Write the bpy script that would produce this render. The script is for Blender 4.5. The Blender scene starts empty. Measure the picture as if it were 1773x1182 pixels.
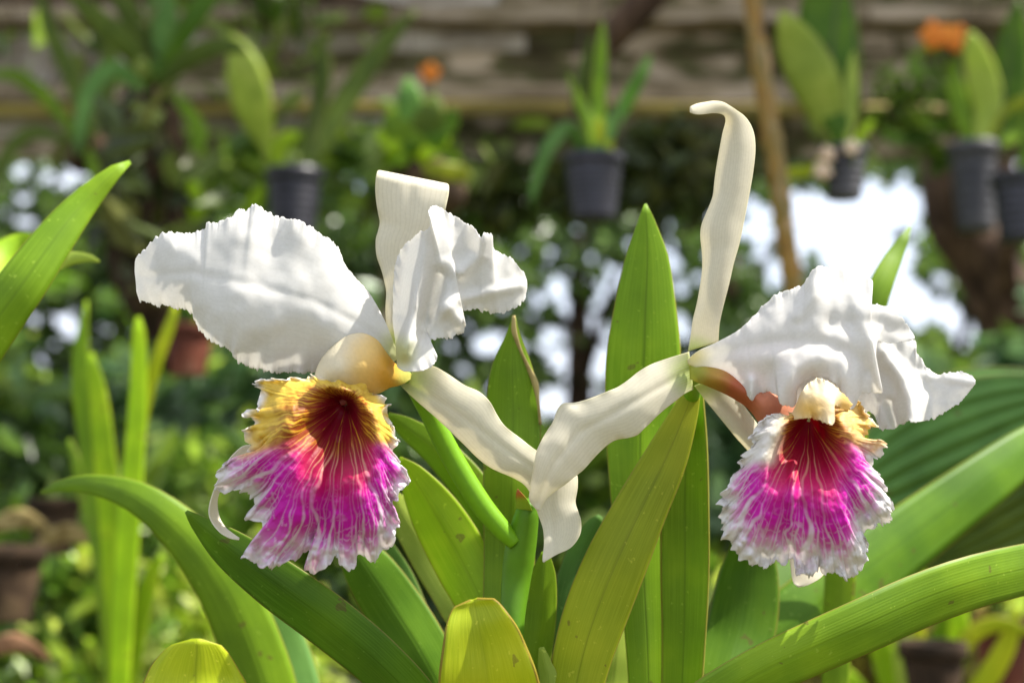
import bpy, math, random
import numpy as np
from mathutils import Vector

# ------------------------------------------------------------------ camera, sky, sun, exposure
SC = bpy.context.scene
COL = SC.collection
random.seed(7)
RNG = np.random.default_rng(11)
W, D = 0.38, 0.528            # width of the sharp plane and its distance from the lens (metres)
S = W / 1773.0
TILT = math.radians(6.0)
CT, ST = math.cos(TILT), math.sin(TILT)
CAM = np.array((0.0, 0.0, 0.62))

cam_data = bpy.data.cameras.new('camera')
cam = bpy.data.objects.new('camera', cam_data)
COL.objects.link(cam)
cam.location = CAM
cam.rotation_euler = (math.pi / 2 + TILT, 0, 0)
cam_data.lens = 50
cam_data.sensor_width = 36
cam_data.sensor_width = W / D * 50
cam_data.clip_start = 0.01
cam_data.clip_end = 1000
cam_data.dof.use_dof = True
cam_data.dof.focus_distance = D
cam_data.dof.aperture_fstop = 6.6
cam_data.dof.aperture_blades = 9
SC.camera = cam

SUN = Vector((0.56, -0.02, 0.83)).normalized()
world = bpy.data.worlds.new('World')
SC.world = world
world.use_nodes = True
wn, wl = world.node_tree.nodes, world.node_tree.links
bg = wn['Background']
sky = wn.new('ShaderNodeTexSky')
sky.sky_type = 'NISHITA'
sky.sun_disc = False
sky.sun_elevation = math.asin(SUN.z)
sky.sun_rotation = math.atan2(SUN.x, SUN.y)
sky.air_density = 1.0
sky.dust_density = 3.0
bg.inputs[1].default_value = 0.15
# thin bright cloud spread evenly over the whole sky, blue between
tcw = wn.new('ShaderNodeTexCoord')
cn = wn.new('ShaderNodeTexNoise'); cn.inputs['Scale'].default_value = 3.2; cn.inputs['Detail'].default_value = 6
wl.new(tcw.outputs['Generated'], cn.inputs['Vector'])
cr = wn.new('ShaderNodeMapRange'); cr.inputs[1].default_value = 0.30; cr.inputs[2].default_value = 0.62
cr.inputs[3].default_value = 0.35; cr.inputs[4].default_value = 1.0
wl.new(cn.outputs[0], cr.inputs[0])
cm = wn.new('ShaderNodeMix'); cm.data_type = 'RGBA'
wl.new(cr.outputs[0], cm.inputs[0]); wl.new(sky.outputs[0], cm.inputs[6]); cm.inputs[7].default_value = (4.2, 4.5, 5.2, 1)
wl.new(cm.outputs[2], bg.inputs[0])

sd = bpy.data.lights.new('sun', 'SUN')
sd.energy = 4.9
sd.angle = math.radians(0.6)
sd.color = (1.0, 0.95, 0.86)
sun = bpy.data.objects.new('sun', sd)
COL.objects.link(sun)
sun.rotation_euler = SUN.to_track_quat('Z', 'Y').to_euler()
sun.location = (2, -2, 4)

vs = SC.view_settings
vs.view_transform = 'Standard'
vs.look = 'None'
vs.exposure = 1.2
vs.gamma = 1.0
vs.use_curve_mapping = False
SC.render.engine = 'CYCLES'
cy = SC.cycles
cy.use_denoising = True
cy.max_bounces = 6
cy.diffuse_bounces = 3
cy.glossy_bounces = 2
cy.transmission_bounces = 4
cy.caustics_reflective = False
cy.caustics_refractive = False
cy.sample_clamp_indirect = 4

# ------------------------------------------------------------------ helpers
def loc(px, py, Y=0.0):
    """where a photograph pixel lies Y metres behind the sharp plane"""
    d = D + Y
    x = (px - 886.5) * S * d / D
    z = (591.0 - py) * S * d / D
    return Vector((x, d * CT - z * ST, CAM[2] + d * ST + z * CT))

def locs(a):
    a = np.asarray(a, float)
    d = D + a[..., 2]
    x = (a[..., 0] - 886.5) * S * d / D
    z = (591.0 - a[..., 1]) * S * d / D
    return np.stack((x, d * CT - z * ST, CAM[2] + d * ST + z * CT), -1)

def px_size(Y):
    return S * (D + Y) / D

def hash2(ix, iy, seed):
    h = (ix.astype(np.int64) * 374761393 + iy.astype(np.int64) * 668265263 + seed * 2147483647 // 7 + seed * 974711) & 0xffffffff
    h = ((h ^ (h >> 13)) * 1274126177) & 0xffffffff
    h = h ^ (h >> 16)
    return (h & 0xffff) / 65535.0

def vnoise(x, y, seed=0):
    x = np.asarray(x, float); y = np.asarray(y, float)
    ix, iy = np.floor(x), np.floor(y)
    fx, fy = x - ix, y - iy
    fx = fx * fx * (3 - 2 * fx); fy = fy * fy * (3 - 2 * fy)
    a = hash2(ix, iy, seed); b = hash2(ix + 1, iy, seed)
    c = hash2(ix, iy + 1, seed); d = hash2(ix + 1, iy + 1, seed)
    return (a + (b - a) * fx) * (1 - fy) + (c + (d - c) * fx) * fy

def fbm(x, y, seed=0, n=3):
    s, a, t = 0, 1.0, 0
    for k in range(n):
        s = s + a * (vnoise(np.asarray(x) * 2 ** k, np.asarray(y) * 2 ** k, seed + k * 17) - 0.5)
        t += a; a *= 0.5
    return s / t * 2

def sstep(a, b, x):
    t = np.clip((np.asarray(x, float) - a) / (b - a), 0, 1)
    return t * t * (3 - 2 * t)

def mixc(a, b, t):
    t = np.asarray(t)[..., None]
    return np.asarray(a) * (1 - t) + np.asarray(b) * t

def resample(pts, n, smooth=True):
    """n points at even arc length along a polyline, through Catmull-Rom if smooth"""
    p = np.asarray(pts, float)
    if smooth and len(p) > 2:
        ext = np.vstack((2 * p[0] - p[1], p, 2 * p[-1] - p[-2]))
        out = []
        ts = np.linspace(0, 1, 12, endpoint=False)[:, None]
        for i in range(1, len(ext) - 2):
            p0, p1, p2, p3 = ext[i - 1], ext[i], ext[i + 1], ext[i + 2]
            out.append(0.5 * (2 * p1 + (p2 - p0) * ts + (2 * p0 - 5 * p1 + 4 * p2 - p3) * ts ** 2 + (3 * p1 - p0 - 3 * p2 + p3) * ts ** 3))
        p = np.vstack(out + [p[-1:]])
    m = np.array((1.0, 1.0)) if p.shape[1] < 3 else np.concatenate((np.ones(2), np.full(p.shape[1] - 2, 0.0)))
    seg = np.sqrt((((p[1:] - p[:-1]) * m) ** 2).sum(1)) + 1e-9
    cum = np.concatenate(([0], np.cumsum(seg)))
    t = np.linspace(0, cum[-1], n)
    return np.stack([np.interp(t, cum, p[:, k]) for k in range(p.shape[1])], -1)

def dist_poly(px, py, line):
    best = np.full(px.shape, 1e9)
    for (ax, ay), (bx, by) in zip(line[:-1], line[1:]):
        dx, dy = bx - ax, by - ay
        t = np.clip(((px - ax) * dx + (py - ay) * dy) / (dx * dx + dy * dy + 1e-9), 0, 1)
        best = np.minimum(best, np.hypot(px - ax - t * dx, py - ay - t * dy))
    return best

def link(name, me, parent=None, mat=None):
    o = bpy.data.objects.new(name, me)
    COL.objects.link(o)
    if parent is not None:
        o.parent = parent
        o.matrix_parent_inverse = parent.matrix_basis.inverted()
    if mat is not None:
        for m in (mat if isinstance(mat, (list, tuple)) else [mat]):
            me.materials.append(m)
    return o

def mesh_from(verts, faces, name='mesh', smooth=True, uv=None, col=None):
    me = bpy.data.meshes.new(name)
    v = np.asarray(verts, np.float32).reshape(-1, 3)
    f = np.asarray(faces, np.int32)
    k = f.shape[1]
    me.vertices.add(len(v)); me.vertices.foreach_set('co', v.ravel())
    me.loops.add(f.size); me.loops.foreach_set('vertex_index', f.ravel())
    me.polygons.add(len(f)); me.polygons.foreach_set('loop_start', np.arange(0, f.size, k, dtype=np.int32))
    me.update(calc_edges=True)
    me.polygons.foreach_set('use_smooth', np.full(len(f), smooth))
    if uv is not None:
        l = me.uv_layers.new(name='UVMap')
        l.data.foreach_set('uv', np.asarray(uv, np.float32)[f.ravel()].ravel())
    if col is not None:
        c = np.ones((len(v), 4), np.float32); c[:, :3] = col
        a = me.color_attributes.new('Col', 'FLOAT_COLOR', 'POINT')
        a.data.foreach_set('color', c.ravel())
    me.validate()
    return me

def grid_faces(nv, nu, wrap=False):
    i = np.arange(nv - 1)[:, None]; j = np.arange(nu if wrap else nu - 1)[None, :]
    j2 = (j + 1) % nu
    a = i * nu + j; b = i * nu + j2; c = (i + 1) * nu + j2; d = (i + 1) * nu + j
    return np.stack((a, b, c, d), -1).reshape(-1, 4)

def thick(o, t, offset=0.0):
    m = o.modifiers.new('thickness', 'SOLIDIFY')
    m.thickness = t; m.offset = offset
    return o

def tag(o, label=None, cat=None, group=None, kind=None):
    if label: o['label'] = label
    if cat: o['category'] = cat
    if group: o['group'] = group
    if kind: o['kind'] = kind
    return o

def thing(name, at, label, cat, group=None):
    o = bpy.data.objects.new(name, None)
    o.empty_display_size = 0.02
    COL.objects.link(o)
    o.location = at
    return tag(o, label, cat, group)

# ------------------------------------------------------------------ materials
def new_mat(name):
    m = bpy.data.materials.new(name)
    m.use_nodes = True
    nt = m.node_tree
    for n in list(nt.nodes): nt.nodes.remove(n)
    out = nt.nodes.new('ShaderNodeOutputMaterial')
    return m, nt, out

def N(nt, kind, **kw):
    n = nt.nodes.new('ShaderNode' + kind)
    for k, v in kw.items():
        if hasattr(n, k): setattr(n, k, v)
        else: n.inputs[k.replace('_', ' ')].default_value = v
    return n

def ramp(nt, fac, stops):
    r = nt.nodes.new('ShaderNodeValToRGB')
    e = r.color_ramp.elements
    while len(e) > 1: e.remove(e[0])
    e[0].position, e[0].color = stops[0][0], (*stops[0][1], 1)
    for p, c in stops[1:]:
        k = e.new(p); k.color = (*c, 1)
    nt.links.new(fac, r.inputs[0])
    return r.outputs[0]

def math_n(nt, op, a, b=None, c=None):
    n = nt.nodes.new('ShaderNodeMath'); n.operation = op
    for i, v in enumerate((a, b, c)):
        if v is None: continue
        if isinstance(v, (int, float)): n.inputs[i].default_value = v
        else: nt.links.new(v, n.inputs[i])
    return n.outputs[0]

def mixrgb(nt, fac, a, b, mode='MIX'):
    n = nt.nodes.new('ShaderNodeMix'); n.data_type = 'RGBA'; n.blend_type = mode
    for s, v in ((n.inputs[0], fac), (n.inputs[6], a), (n.inputs[7], b)):
        if isinstance(v, (int, float)): s.default_value = v
        elif isinstance(v, (tuple, list)): s.default_value = (*v, 1)
        else: nt.links.new(v, s)
    return n.outputs[2]

def finish(nt, out, color, rough=0.5, trans=0.0, tcolor=None, normal=None, spec=0.5, sheen=0.0):
    p = nt.nodes.new('ShaderNodeBsdfPrincipled')
    p.inputs['Roughness'].default_value = rough
    p.inputs['Specular IOR Level'].default_value = spec
    if isinstance(color, tuple): p.inputs['Base Color'].default_value = (*color, 1)
    else: nt.links.new(color, p.inputs['Base Color'])
    if normal is not None: nt.links.new(normal, p.inputs['Normal'])
    res = p.outputs[0]
    if trans > 0:
        t = nt.nodes.new('ShaderNodeBsdfTranslucent')
        tc = tcolor if tcolor is not None else color
        if isinstance(tc, tuple): t.inputs[0].default_value = (*tc, 1)
        else: nt.links.new(tc, t.inputs[0])
        if normal is not None: nt.links.new(normal, t.inputs['Normal'])
        mx = nt.nodes.new('ShaderNodeMixShader'); mx.inputs[0].default_value = trans
        nt.links.new(p.outputs[0], mx.inputs[1]); nt.links.new(t.outputs[0], mx.inputs[2])
        res = mx.outputs[0]
    nt.links.new(res, out.inputs[0])

def bump(nt, height, strength, dist):
    b = nt.nodes.new('ShaderNodeBump')
    b.inputs['Strength'].default_value = strength
    b.inputs['Distance'].default_value = dist
    nt.links.new(height, b.inputs['Height'])
    return b.outputs[0]

def petal_material(name, base, vein_scale, vein_amt, trans=0.3, bump_amt=0.35, edge=None):
    """white petal: fine lengthwise veins, pigment from the Col attribute, tiny freckles"""
    m, nt, out = new_mat(name)
    L = nt.links.new
    uv = N(nt, 'UVMap').outputs[0]
    sep = N(nt, 'SeparateXYZ'); L(uv, sep.inputs[0])
    nz = N(nt, 'TexNoise'); nz.inputs['Scale'].default_value = 5; nz.inputs['Detail'].default_value = 3
    L(uv, nz.inputs['Vector'])
    wob = math_n(nt, 'MULTIPLY_ADD', nz.outputs[0], 0.10, sep.outputs[0])
    ph = math_n(nt, 'MULTIPLY', wob, vein_scale)
    s = math_n(nt, 'SINE', ph)
    v = math_n(nt, 'POWER', math_n(nt, 'MULTIPLY_ADD', s, 0.5, 0.5), 5.0)
    at = N(nt, 'Attribute', attribute_name='Col')
    tc = N(nt, 'TexCoord')
    n2 = N(nt, 'TexNoise'); n2.inputs['Scale'].default_value = 900; n2.inputs['Detail'].default_value = 4
    L(tc.outputs['Object'], n2.inputs['Vector'])
    c1 = mixrgb(nt, math_n(nt, 'MULTIPLY', v, vein_amt), at.outputs['Color'], (base[0] * 0.86, base[1] * 0.85, base[2] * 0.80))
    g = math_n(nt, 'MULTIPLY_ADD', n2.outputs[0], 0.16, 0.92)
    c2 = mixrgb(nt, 1.0, c1, N(nt, 'CombineColor').outputs[0], 'MULTIPLY')
    comb = c2.node.inputs[7].links[0].from_node
    for i in range(3): L(g, comb.inputs[i])
    # tiny dark freckles
    vo = N(nt, 'TexVoronoi'); vo.inputs['Scale'].default_value = 110
    L(tc.outputs['Object'], vo.inputs['Vector'])
    fr = math_n(nt, 'MULTIPLY', math_n(nt, 'LESS_THAN', vo.outputs['Distance'], 0.045),
                math_n(nt, 'GREATER_THAN', N(nt, 'SeparateColor').outputs[0], 0.955))
    sc_ = fr.node.inputs[1].links[0].from_node.inputs[0].links[0].from_node
    L(vo.outputs['Color'], sc_.inputs[0])
    c3 = mixrgb(nt, fr, c2, (0.16, 0.08, 0.05))
    h = math_n(nt, 'MULTIPLY_ADD', n2.outputs[0], 0.4, math_n(nt, 'MULTIPLY', v, -0.6))
    finish(nt, out, c3, 0.55, trans, c3, bump(nt, h, bump_amt, 0.00005), 0.3)
    return m

def leaf_material(name, base, pale, dark, trans=0.36, rough=0.48, edge=(0.30, 0.22, 0.05), midrib='dark', veins=60, blemish=0.5):
    m, nt, out = new_mat(name)
    L = nt.links.new
    uv = N(nt, 'UVMap').outputs[0]
    sep = N(nt, 'SeparateXYZ'); L(uv, sep.inputs[0])
    u, v = sep.outputs[0], sep.outputs[1]
    oi = N(nt, 'ObjectInfo')
    tc = N(nt, 'TexCoord')
    mp = N(nt, 'Mapping'); mp.inputs['Scale'].default_value = (14, 2.2, 1)
    L(uv, mp.inputs[0])
    n1 = N(nt, 'TexNoise'); n1.inputs['Scale'].default_value = 1.6; n1.inputs['Detail'].default_value = 5
    L(mp.outputs[0], n1.inputs['Vector'])
    n2 = N(nt, 'TexNoise'); n2.inputs['Scale'].default_value = 26; n2.inputs['Detail'].default_value = 4
    L(tc.outputs['Object'], n2.inputs['Vector'])
    n3 = N(nt, 'TexNoise'); n3.inputs['Scale'].default_value = 420; n3.inputs['Detail'].default_value = 3
    L(tc.outputs['Object'], n3.inputs['Vector'])
    dark, base, pale = [tuple(min(.8, x * g) for x, g in zip(q, (1.42, 1.30, 0.9))) for q in (dark, base, pale)]
    c = ramp(nt, n2.outputs[0], [(0.30, dark), (0.52, base), (0.74, pale)])
    c = mixrgb(nt, math_n(nt, 'MULTIPLY', n1.outputs[0], 0.35), c, pale)
    au = math_n(nt, 'ABSOLUTE', math_n(nt, 'SUBTRACT', u, 0.5))
    mr = math_n(nt, 'SMOOTH_MAX', 0.0, math_n(nt, 'SUBTRACT', 1.0, math_n(nt, 'MULTIPLY', au, 32.0)), 0.2)
    mc = tuple(x * 0.55 for x in dark) if midrib == 'dark' else tuple(min(1, x * 1.7) for x in pale)
    c = mixrgb(nt, math_n(nt, 'MULTIPLY', mr, math_n(nt, 'MULTIPLY', oi.outputs['Random'], 0.75)), c, mc)
    # thin dry margin
    ed = math_n(nt, 'MULTIPLY', math_n(nt, 'GREATER_THAN', math_n(nt, 'MULTIPLY_ADD', n1.outputs[0], 0.02, au), 0.496), 0.75)
    c = mixrgb(nt, ed, c, edge)
    # blemishes
    bl = math_n(nt, 'MULTIPLY', math_n(nt, 'GREATER_THAN', n3.outputs[0], 0.695), blemish)
    c = mixrgb(nt, bl, c, (pale[0] * 1.3 + 0.05, pale[1] * 1.2 + 0.05, pale[2] + 0.05))
    n4 = N(nt, 'TexNoise'); n4.inputs['Scale'].default_value = 130; n4.inputs['Detail'].default_value = 2
    L(tc.outputs['Object'], n4.inputs['Vector'])
    sp = math_n(nt, 'MULTIPLY', math_n(nt, 'GREATER_THAN', math_n(nt, 'MULTIPLY_ADD', n2.outputs[0], 0.35, n4.outputs[0]), 0.885), 0.6)
    c = mixrgb(nt, sp, c, (0.13, 0.075, 0.025))
    mp2 = N(nt, 'Mapping'); mp2.inputs['Scale'].default_value = (70, 5, 1); L(uv, mp2.inputs[0])
    n5 = N(nt, 'TexNoise'); n5.inputs['Scale'].default_value = 1.0; n5.inputs['Detail'].default_value = 4; L(mp2.outputs[0], n5.inputs['Vector'])
    du = math_n(nt, 'MULTIPLY', math_n(nt, 'SUBTRACT', n5.outputs[0], 0.42), 0.9)
    c = mixrgb(nt, math_n(nt, 'MAXIMUM', du, 0.0), c, tuple(min(.8, x * 1.35 + .03) for x in pale))
    br = math_n(nt, 'MULTIPLY_ADD', oi.outputs['Random'], 0.35, 0.82)
    cc = N(nt, 'CombineColor')
    for i in range(3): L(br, cc.inputs[i])
    c = mixrgb(nt, 1.0, c, cc.outputs[0], 'MULTIPLY')
    s = math_n(nt, 'SINE', math_n(nt, 'MULTIPLY', u, veins * 2.0))
    h = math_n(nt, 'MULTIPLY_ADD', s, 0.35, math_n(nt, 'MULTIPLY_ADD', n3.outputs[0], 0.5, math_n(nt, 'MULTIPLY', mr, -2.0)))
    tcx = mixrgb(nt, 1.0, c, (1.25, 1.15, 0.45), 'MULTIPLY')
    finish(nt, out, c, rough, trans, tcx, bump(nt, h, 0.3, 0.0001), 0.24)
    return m

def attr_material(name, trans=0.3, rough=0.45, noise=300, amt=0.2, spec=0.4, bumpd=0.0006):
    m, nt, out = new_mat(name)
    at = N(nt, 'Attribute', attribute_name='Col')
    tc = N(nt, 'TexCoord')
    n = N(nt, 'TexNoise'); n.inputs['Scale'].default_value = noise; n.inputs['Detail'].default_value = 4
    nt.links.new(tc.outputs['Object'], n.inputs['Vector'])
    g = math_n(nt, 'MULTIPLY_ADD', n.outputs[0], amt, 1 - amt / 2)
    cc = N(nt, 'CombineColor')
    for i in range(3): nt.links.new(g, cc.inputs[i])
    c = mixrgb(nt, 1.0, at.outputs['Color'], cc.outputs[0], 'MULTIPLY')
    finish(nt, out, c, rough, trans, c, bump(nt, n.outputs[0], 0.4, bumpd), spec)
    return m

def noise_material(name, stops, scale=8, detail=6, rough=0.8, stretch=(1, 1, 1), bumpd=0.004, spec=0.3, obj_random=0.0, bump_scale=None):
    m, nt, out = new_mat(name)
    tc = N(nt, 'TexCoord')
    mp = N(nt, 'Mapping'); mp.inputs['Scale'].default_value = stretch
    nt.links.new(tc.outputs['Object'], mp.inputs[0])
    vec = mp.outputs[0]
    if obj_random:
        oi = N(nt, 'ObjectInfo')
        ad = N(nt, 'VectorMath', operation='ADD')
        sc = N(nt, 'VectorMath', operation='SCALE'); sc.inputs[0].default_value = (17, 31, 11)
        nt.links.new(oi.outputs['Random'], sc.inputs['Scale'])
        nt.links.new(vec, ad.inputs[0]); nt.links.new(sc.outputs[0], ad.inputs[1])
        vec = ad.outputs[0]
    n = N(nt, 'TexNoise'); n.inputs['Scale'].default_value = scale; n.inputs['Detail'].default_value = detail
    nt.links.new(vec, n.inputs['Vector'])
    c = ramp(nt, n.outputs[0], stops)
    if obj_random:
        br = math_n(nt, 'MULTIPLY_ADD', oi.outputs['Random'], obj_random, 1 - obj_random / 2)
        cc = N(nt, 'CombineColor')
        for i in range(3): nt.links.new(br, cc.inputs[i])
        c = mixrgb(nt, 1.0, c, cc.outputs[0], 'MULTIPLY')
    finish(nt, out, c, rough, 0, None, bump(nt, n.outputs[0], 0.6, bumpd), spec)
    return m

WHITE = (0.79, 0.775, 0.74)
CREAM = (0.79, 0.745, 0.61)
M = {}
M['petal'] = petal_material('white petal', WHITE, 150, 0.14, 0.50, 0.12)
M['sepal'] = petal_material('cream sepal', CREAM, 95, 0.40, 0.50, 0.3)
M['lip'] = attr_material('lip pigment', 0.42, 0.5, 700, 0.16, 0.35, 0.0005)
M['stem'] = attr_material('green flower stalk', 0.15, 0.5, 260, 0.3, 0.3, 0.0002)
M['leaf'] = leaf_material('orchid leaf', (0.115, 0.235, 0.01), (0.2, 0.34, 0.016), (0.065, 0.155, 0.008))
M['leaf_deep'] = leaf_material('deep green orchid leaf', (.055, .145, .006), (.105, .225, .010), (.028, .090, .005))
M['leaf_olive'] = leaf_material('olive orchid leaf', (0.2, 0.27, 0.014), (0.3, 0.35, 0.024), (0.13, 0.2, 0.01))
M['leaf_yellow'] = leaf_material('yellow green orchid leaf', (0.27, 0.36, 0.01), (0.38, 0.44, 0.02), (0.18, 0.28, 0.008), rough=0.42, edge=(0.25, 0.12, 0.03))
M['leaf_teal'] = leaf_material('blue green leaf', (0.075, 0.19, 0.05), (0.14, 0.29, 0.085), (0.045, 0.125, 0.03))
M['leaf_dull'] = leaf_material('dull dark leaf', (0.06, 0.105, 0.014), (0.1, 0.16, 0.024), (0.034, 0.066, 0.01))
M['leaf_bright'] = leaf_material('bright fresh leaf', (0.22, 0.42, 0.01), (0.36, 0.55, 0.02), (0.14, 0.31, 0.008), trans=0.35)
M['leaf_pale'] = leaf_material('pale green leaf', (0.25, 0.38, 0.07), (0.38, 0.5, 0.13), (0.17, 0.28, 0.04), trans=0.35)
M['foliage'] = attr_material('foliage', 0.35, 0.34, 40, 0.5, 0.5, 0.001)
M['wood'] = noise_material('weathered dappled plank', [(0.30, (0.030, 0.023, 0.012)), (0.40, (0.09, 0.075, 0.034)), (0.47, (0.085, 0.090, 0.030)), (0.54, (0.21, 0.165, 0.095)), (0.62, (0.50, 0.40, 0.28))], 5.0, 7, 0.85, (1.3, 3, 3), 0.004, 0.2, 0.5)  # weathered, mossy board tones; the palest patches paint sun dapples
M['wood_sunlit'] = noise_material('sunlit plank', [(0.32, (0.10, 0.08, 0.055)), (0.44, (0.33, 0.28, 0.21)), (0.56, (0.55, 0.49, 0.41)), (0.68, (0.66, 0.61, 0.53))], 5.0, 7, 0.85, (1.3, 3, 3), 0.004, 0.2, 0.3)  # lighter plank colour paints sunlight on the left of the wall
M['wood_pale'] = noise_material('pale batten', [(0.32, (0.14, 0.105, 0.065)), (0.5, (0.34, 0.27, 0.175)), (0.66, (0.52, 0.42, 0.32))], 4, 7, 0.8, (1.5, 8, 8), 0.003, 0.2, 0.3)
M['bamboo'] = noise_material('orange brown bamboo', [(0.3, (0.07, 0.04, 0.010)), (0.46, (0.30, 0.16, 0.018)), (0.58, (0.17, 0.13, 0.03)), (0.70, (0.44, 0.27, 0.12))], 26, 5, 0.5, (2, 2, 1), 0.002, 0.4)
M['yellow_pole'] = noise_material('yellow pole', [(0.3, (0.16, 0.12, 0.03)), (0.6, (0.32, 0.25, 0.06))], 8, 4, 0.6, (1, 4, 4), 0.001)
M['bark'] = noise_material('bark', [(0.3, (0.020, 0.012, 0.008)), (0.5, (0.07, 0.042, 0.026)), (0.7, (0.16, 0.10, 0.065))], 9, 8, 0.9, (3, 3, 1), 0.01, 0.2)
M['root'] = noise_material('brown root mass', [(0.3, (0.010, 0.007, 0.004)), (0.5, (0.045, 0.027, 0.014)), (0.7, (0.12, 0.08, 0.04))], 22, 8, 0.9, (1, 1, 1), 0.01, 0.2)
M['black_pot'] = noise_material('black plastic pot', [(0.3, (0.010, 0.010, 0.016)), (0.7, (0.030, 0.029, 0.042))], 30, 4, 0.42, (1, 1, 1), 0.0004, 0.5)
M['grey_pot'] = noise_material('grey plastic pot', [(0.3, (0.025, 0.025, 0.03)), (0.7, (0.075, 0.072, 0.075))], 14, 5, 0.5, (1, 1, 1), 0.0005, 0.4)
M['terracotta'] = noise_material('terracotta', [(0.3, (0.045, 0.014, 0.009)), (0.55, (0.13, 0.038, 0.020)), (0.72, (0.26, 0.12, 0.075))], 14, 6, 0.8, (1, 1, 1), 0.001, 0.2)
M['soil'] = noise_material('bark chips', [(0.3, (0.015, 0.010, 0.007)), (0.6, (0.07, 0.04, 0.025)), (0.8, (0.2, 0.13, 0.09))], 60, 6, 0.95, (1, 1, 1), 0.01, 0.1)
M['wire'] = noise_material('rusty wire', [(0.3, (0.03, 0.02, 0.015)), (0.7, (0.10, 0.07, 0.05))], 40, 3, 0.6)
M['dead'] = noise_material('dead leaf', [(0.3, (0.10, 0.045, 0.02)), (0.55, (0.28, 0.15, 0.08)), (0.75, (0.55, 0.42, 0.30))], 12, 5, 0.8, (1, 1, 1), 0.002, 0.2)
M['straw'] = noise_material('dry straw', [(0.3, (0.16, 0.11, 0.03)), (0.6, (0.38, 0.30, 0.12))], 60, 4, 0.8)
M['orange'] = noise_material('orange petal', [(0.3, (0.72, 0.16, 0.01)), (0.7, (0.85, 0.30, 0.03))], 30, 3, 0.5)
M['pink'] = noise_material('pale pink bloom', [(0.3, (0.55, 0.36, 0.24)), (0.7, (0.72, 0.58, 0.40))], 30, 3, 0.5)
M['ground'] = noise_material('earth and leaf litter', [(0.25, (0.035, 0.024, 0.015)), (0.45, (0.12, 0.085, 0.05)), (0.58, (0.06, 0.09, 0.025)), (0.75, (0.28, 0.22, 0.15))], 2.5, 10, 0.95, (1, 1, 1), 0.02, 0.1)

# ------------------------------------------------------------------ shape builders
def loft(name, parent, A, B, mat, nv=110, nu=44, bulge=0.0, folds=(), ruffle=0.0, ruffle_f=5.0, frill=0.0, frill_f=40.0,
         wob=0.0, wob_s=90.0, col=WHITE, colf=None, thickness=0.0004, seed=0, curl=0.0, smooth=True, wave=0.0, tipcol=None, mid=0.0):
    """a petal between two edges given from base to tip; ruffles, folds and frayed margin in depth"""
    a = resample(A, nv, smooth); b = resample(B, nv, smooth)
    kw = max(3, int(nv * .05) | 1)
    for q in (a, b):                     # depth runs smoothly along each edge
        ys_ = np.concatenate((2 * q[0, 2] - q[kw:0:-1, 2], q[:, 2], 2 * q[-1, 2] - q[-2:-kw - 2:-1, 2]))
        g_ = np.exp(-np.linspace(-2, 2, 2 * kw + 1) ** 2); g_ /= g_.sum()
        q[:, 2] = np.convolve(ys_, g_, 'same')[kw:-kw]
    s = np.linspace(0, 1, nu)
    s = 0.5 * s + 0.5 * (0.5 - 0.5 * np.cos(np.pi * s))
    u = s[None, :]; v = np.linspace(0, 1, nv)[:, None]
    P = a[:, None, :] * (1 - u[..., None]) + b[:, None, :] * u[..., None]
    e = np.abs(2 * u - 1)
    side = np.where(u < 0.5, 0.0, 7.3)
    ends = sstep(0, .28, v) * (.12 + .88 * sstep(0, .30, 1 - v))
    # frayed margin
    if frill:
        du = a - b
        du[:, 2] = 0
        ln = np.linalg.norm(du, axis=1, keepdims=True) + 1e-6
        du = du / ln
        def fr(off):
            t = v[:, 0] * frill_f + off
            return (vnoise(t, t * 0 + off, seed) - 0.5) + 0.7 * (vnoise(t * 2.9, t * 0 + off, seed + 5) - 0.5)
        fa = fr(1.7) * frill * np.clip(v[:, 0] * 5 - 0.6, 0, 1); fb = fr(23.1) * frill * np.clip(v[:, 0] * 5 - 0.6, 0, 1)
        k = e ** 10
        P[..., 0] += du[:, None, 0] * k * np.where(u < 0.5, fa[:, None], -fb[:, None])
        P[..., 1] += du[:, None, 1] * k * np.where(u < 0.5, fa[:, None], -fb[:, None])
    y = P[..., 2]
    y = y + bulge * 4 * u * (1 - u) * ends
    y = y + curl * e ** 4 * ends
    if mid: y = y + mid * np.exp(-((u - 0.5) / 0.035) ** 2) * ends
    if ruffle:
        ph = 2 * np.pi * v * ruffle_f
        r = (np.sin(ph + side) + 0.5 * np.sin(ph * 2.3 + side * 1.7 + seed)) * e ** 3 + 0.45 * np.sin(ph * 5.1 + side * 2.1 + 2 * seed) * e ** 8
        y = y + 0.7 * ruffle * r * ends
    if wob:
        y = y + 0.45 * wob * fbm(P[..., 0] / wob_s, P[..., 1] / wob_s, seed + 3, 3) * np.clip(v * 3, 0, 1)
    if wave:
        y = y + wave * fbm(P[..., 0] / 30, P[..., 1] / 30, seed + 9, 2) * e ** 3
    for line, w_, amp in folds:
        y = y + amp * np.exp(-(dist_poly(P[..., 0], P[..., 1], line) / w_) ** 2)
    P[..., 2] = y
    if colf is not None: c = colf(P[..., 0], P[..., 1], u + 0 * v, v + 0 * u)
    else: c = np.broadcast_to(np.asarray(col), P.shape).copy()
    uv = np.stack(np.broadcast_arrays(u, v), -1).reshape(-1, 2)
    me = mesh_from(locs(P).reshape(-1, 3), grid_faces(nv, nu), name, True, uv, c.reshape(-1, 3))
    o = link(name, me, parent, mat)
    return thick(o, thickness)

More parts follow.
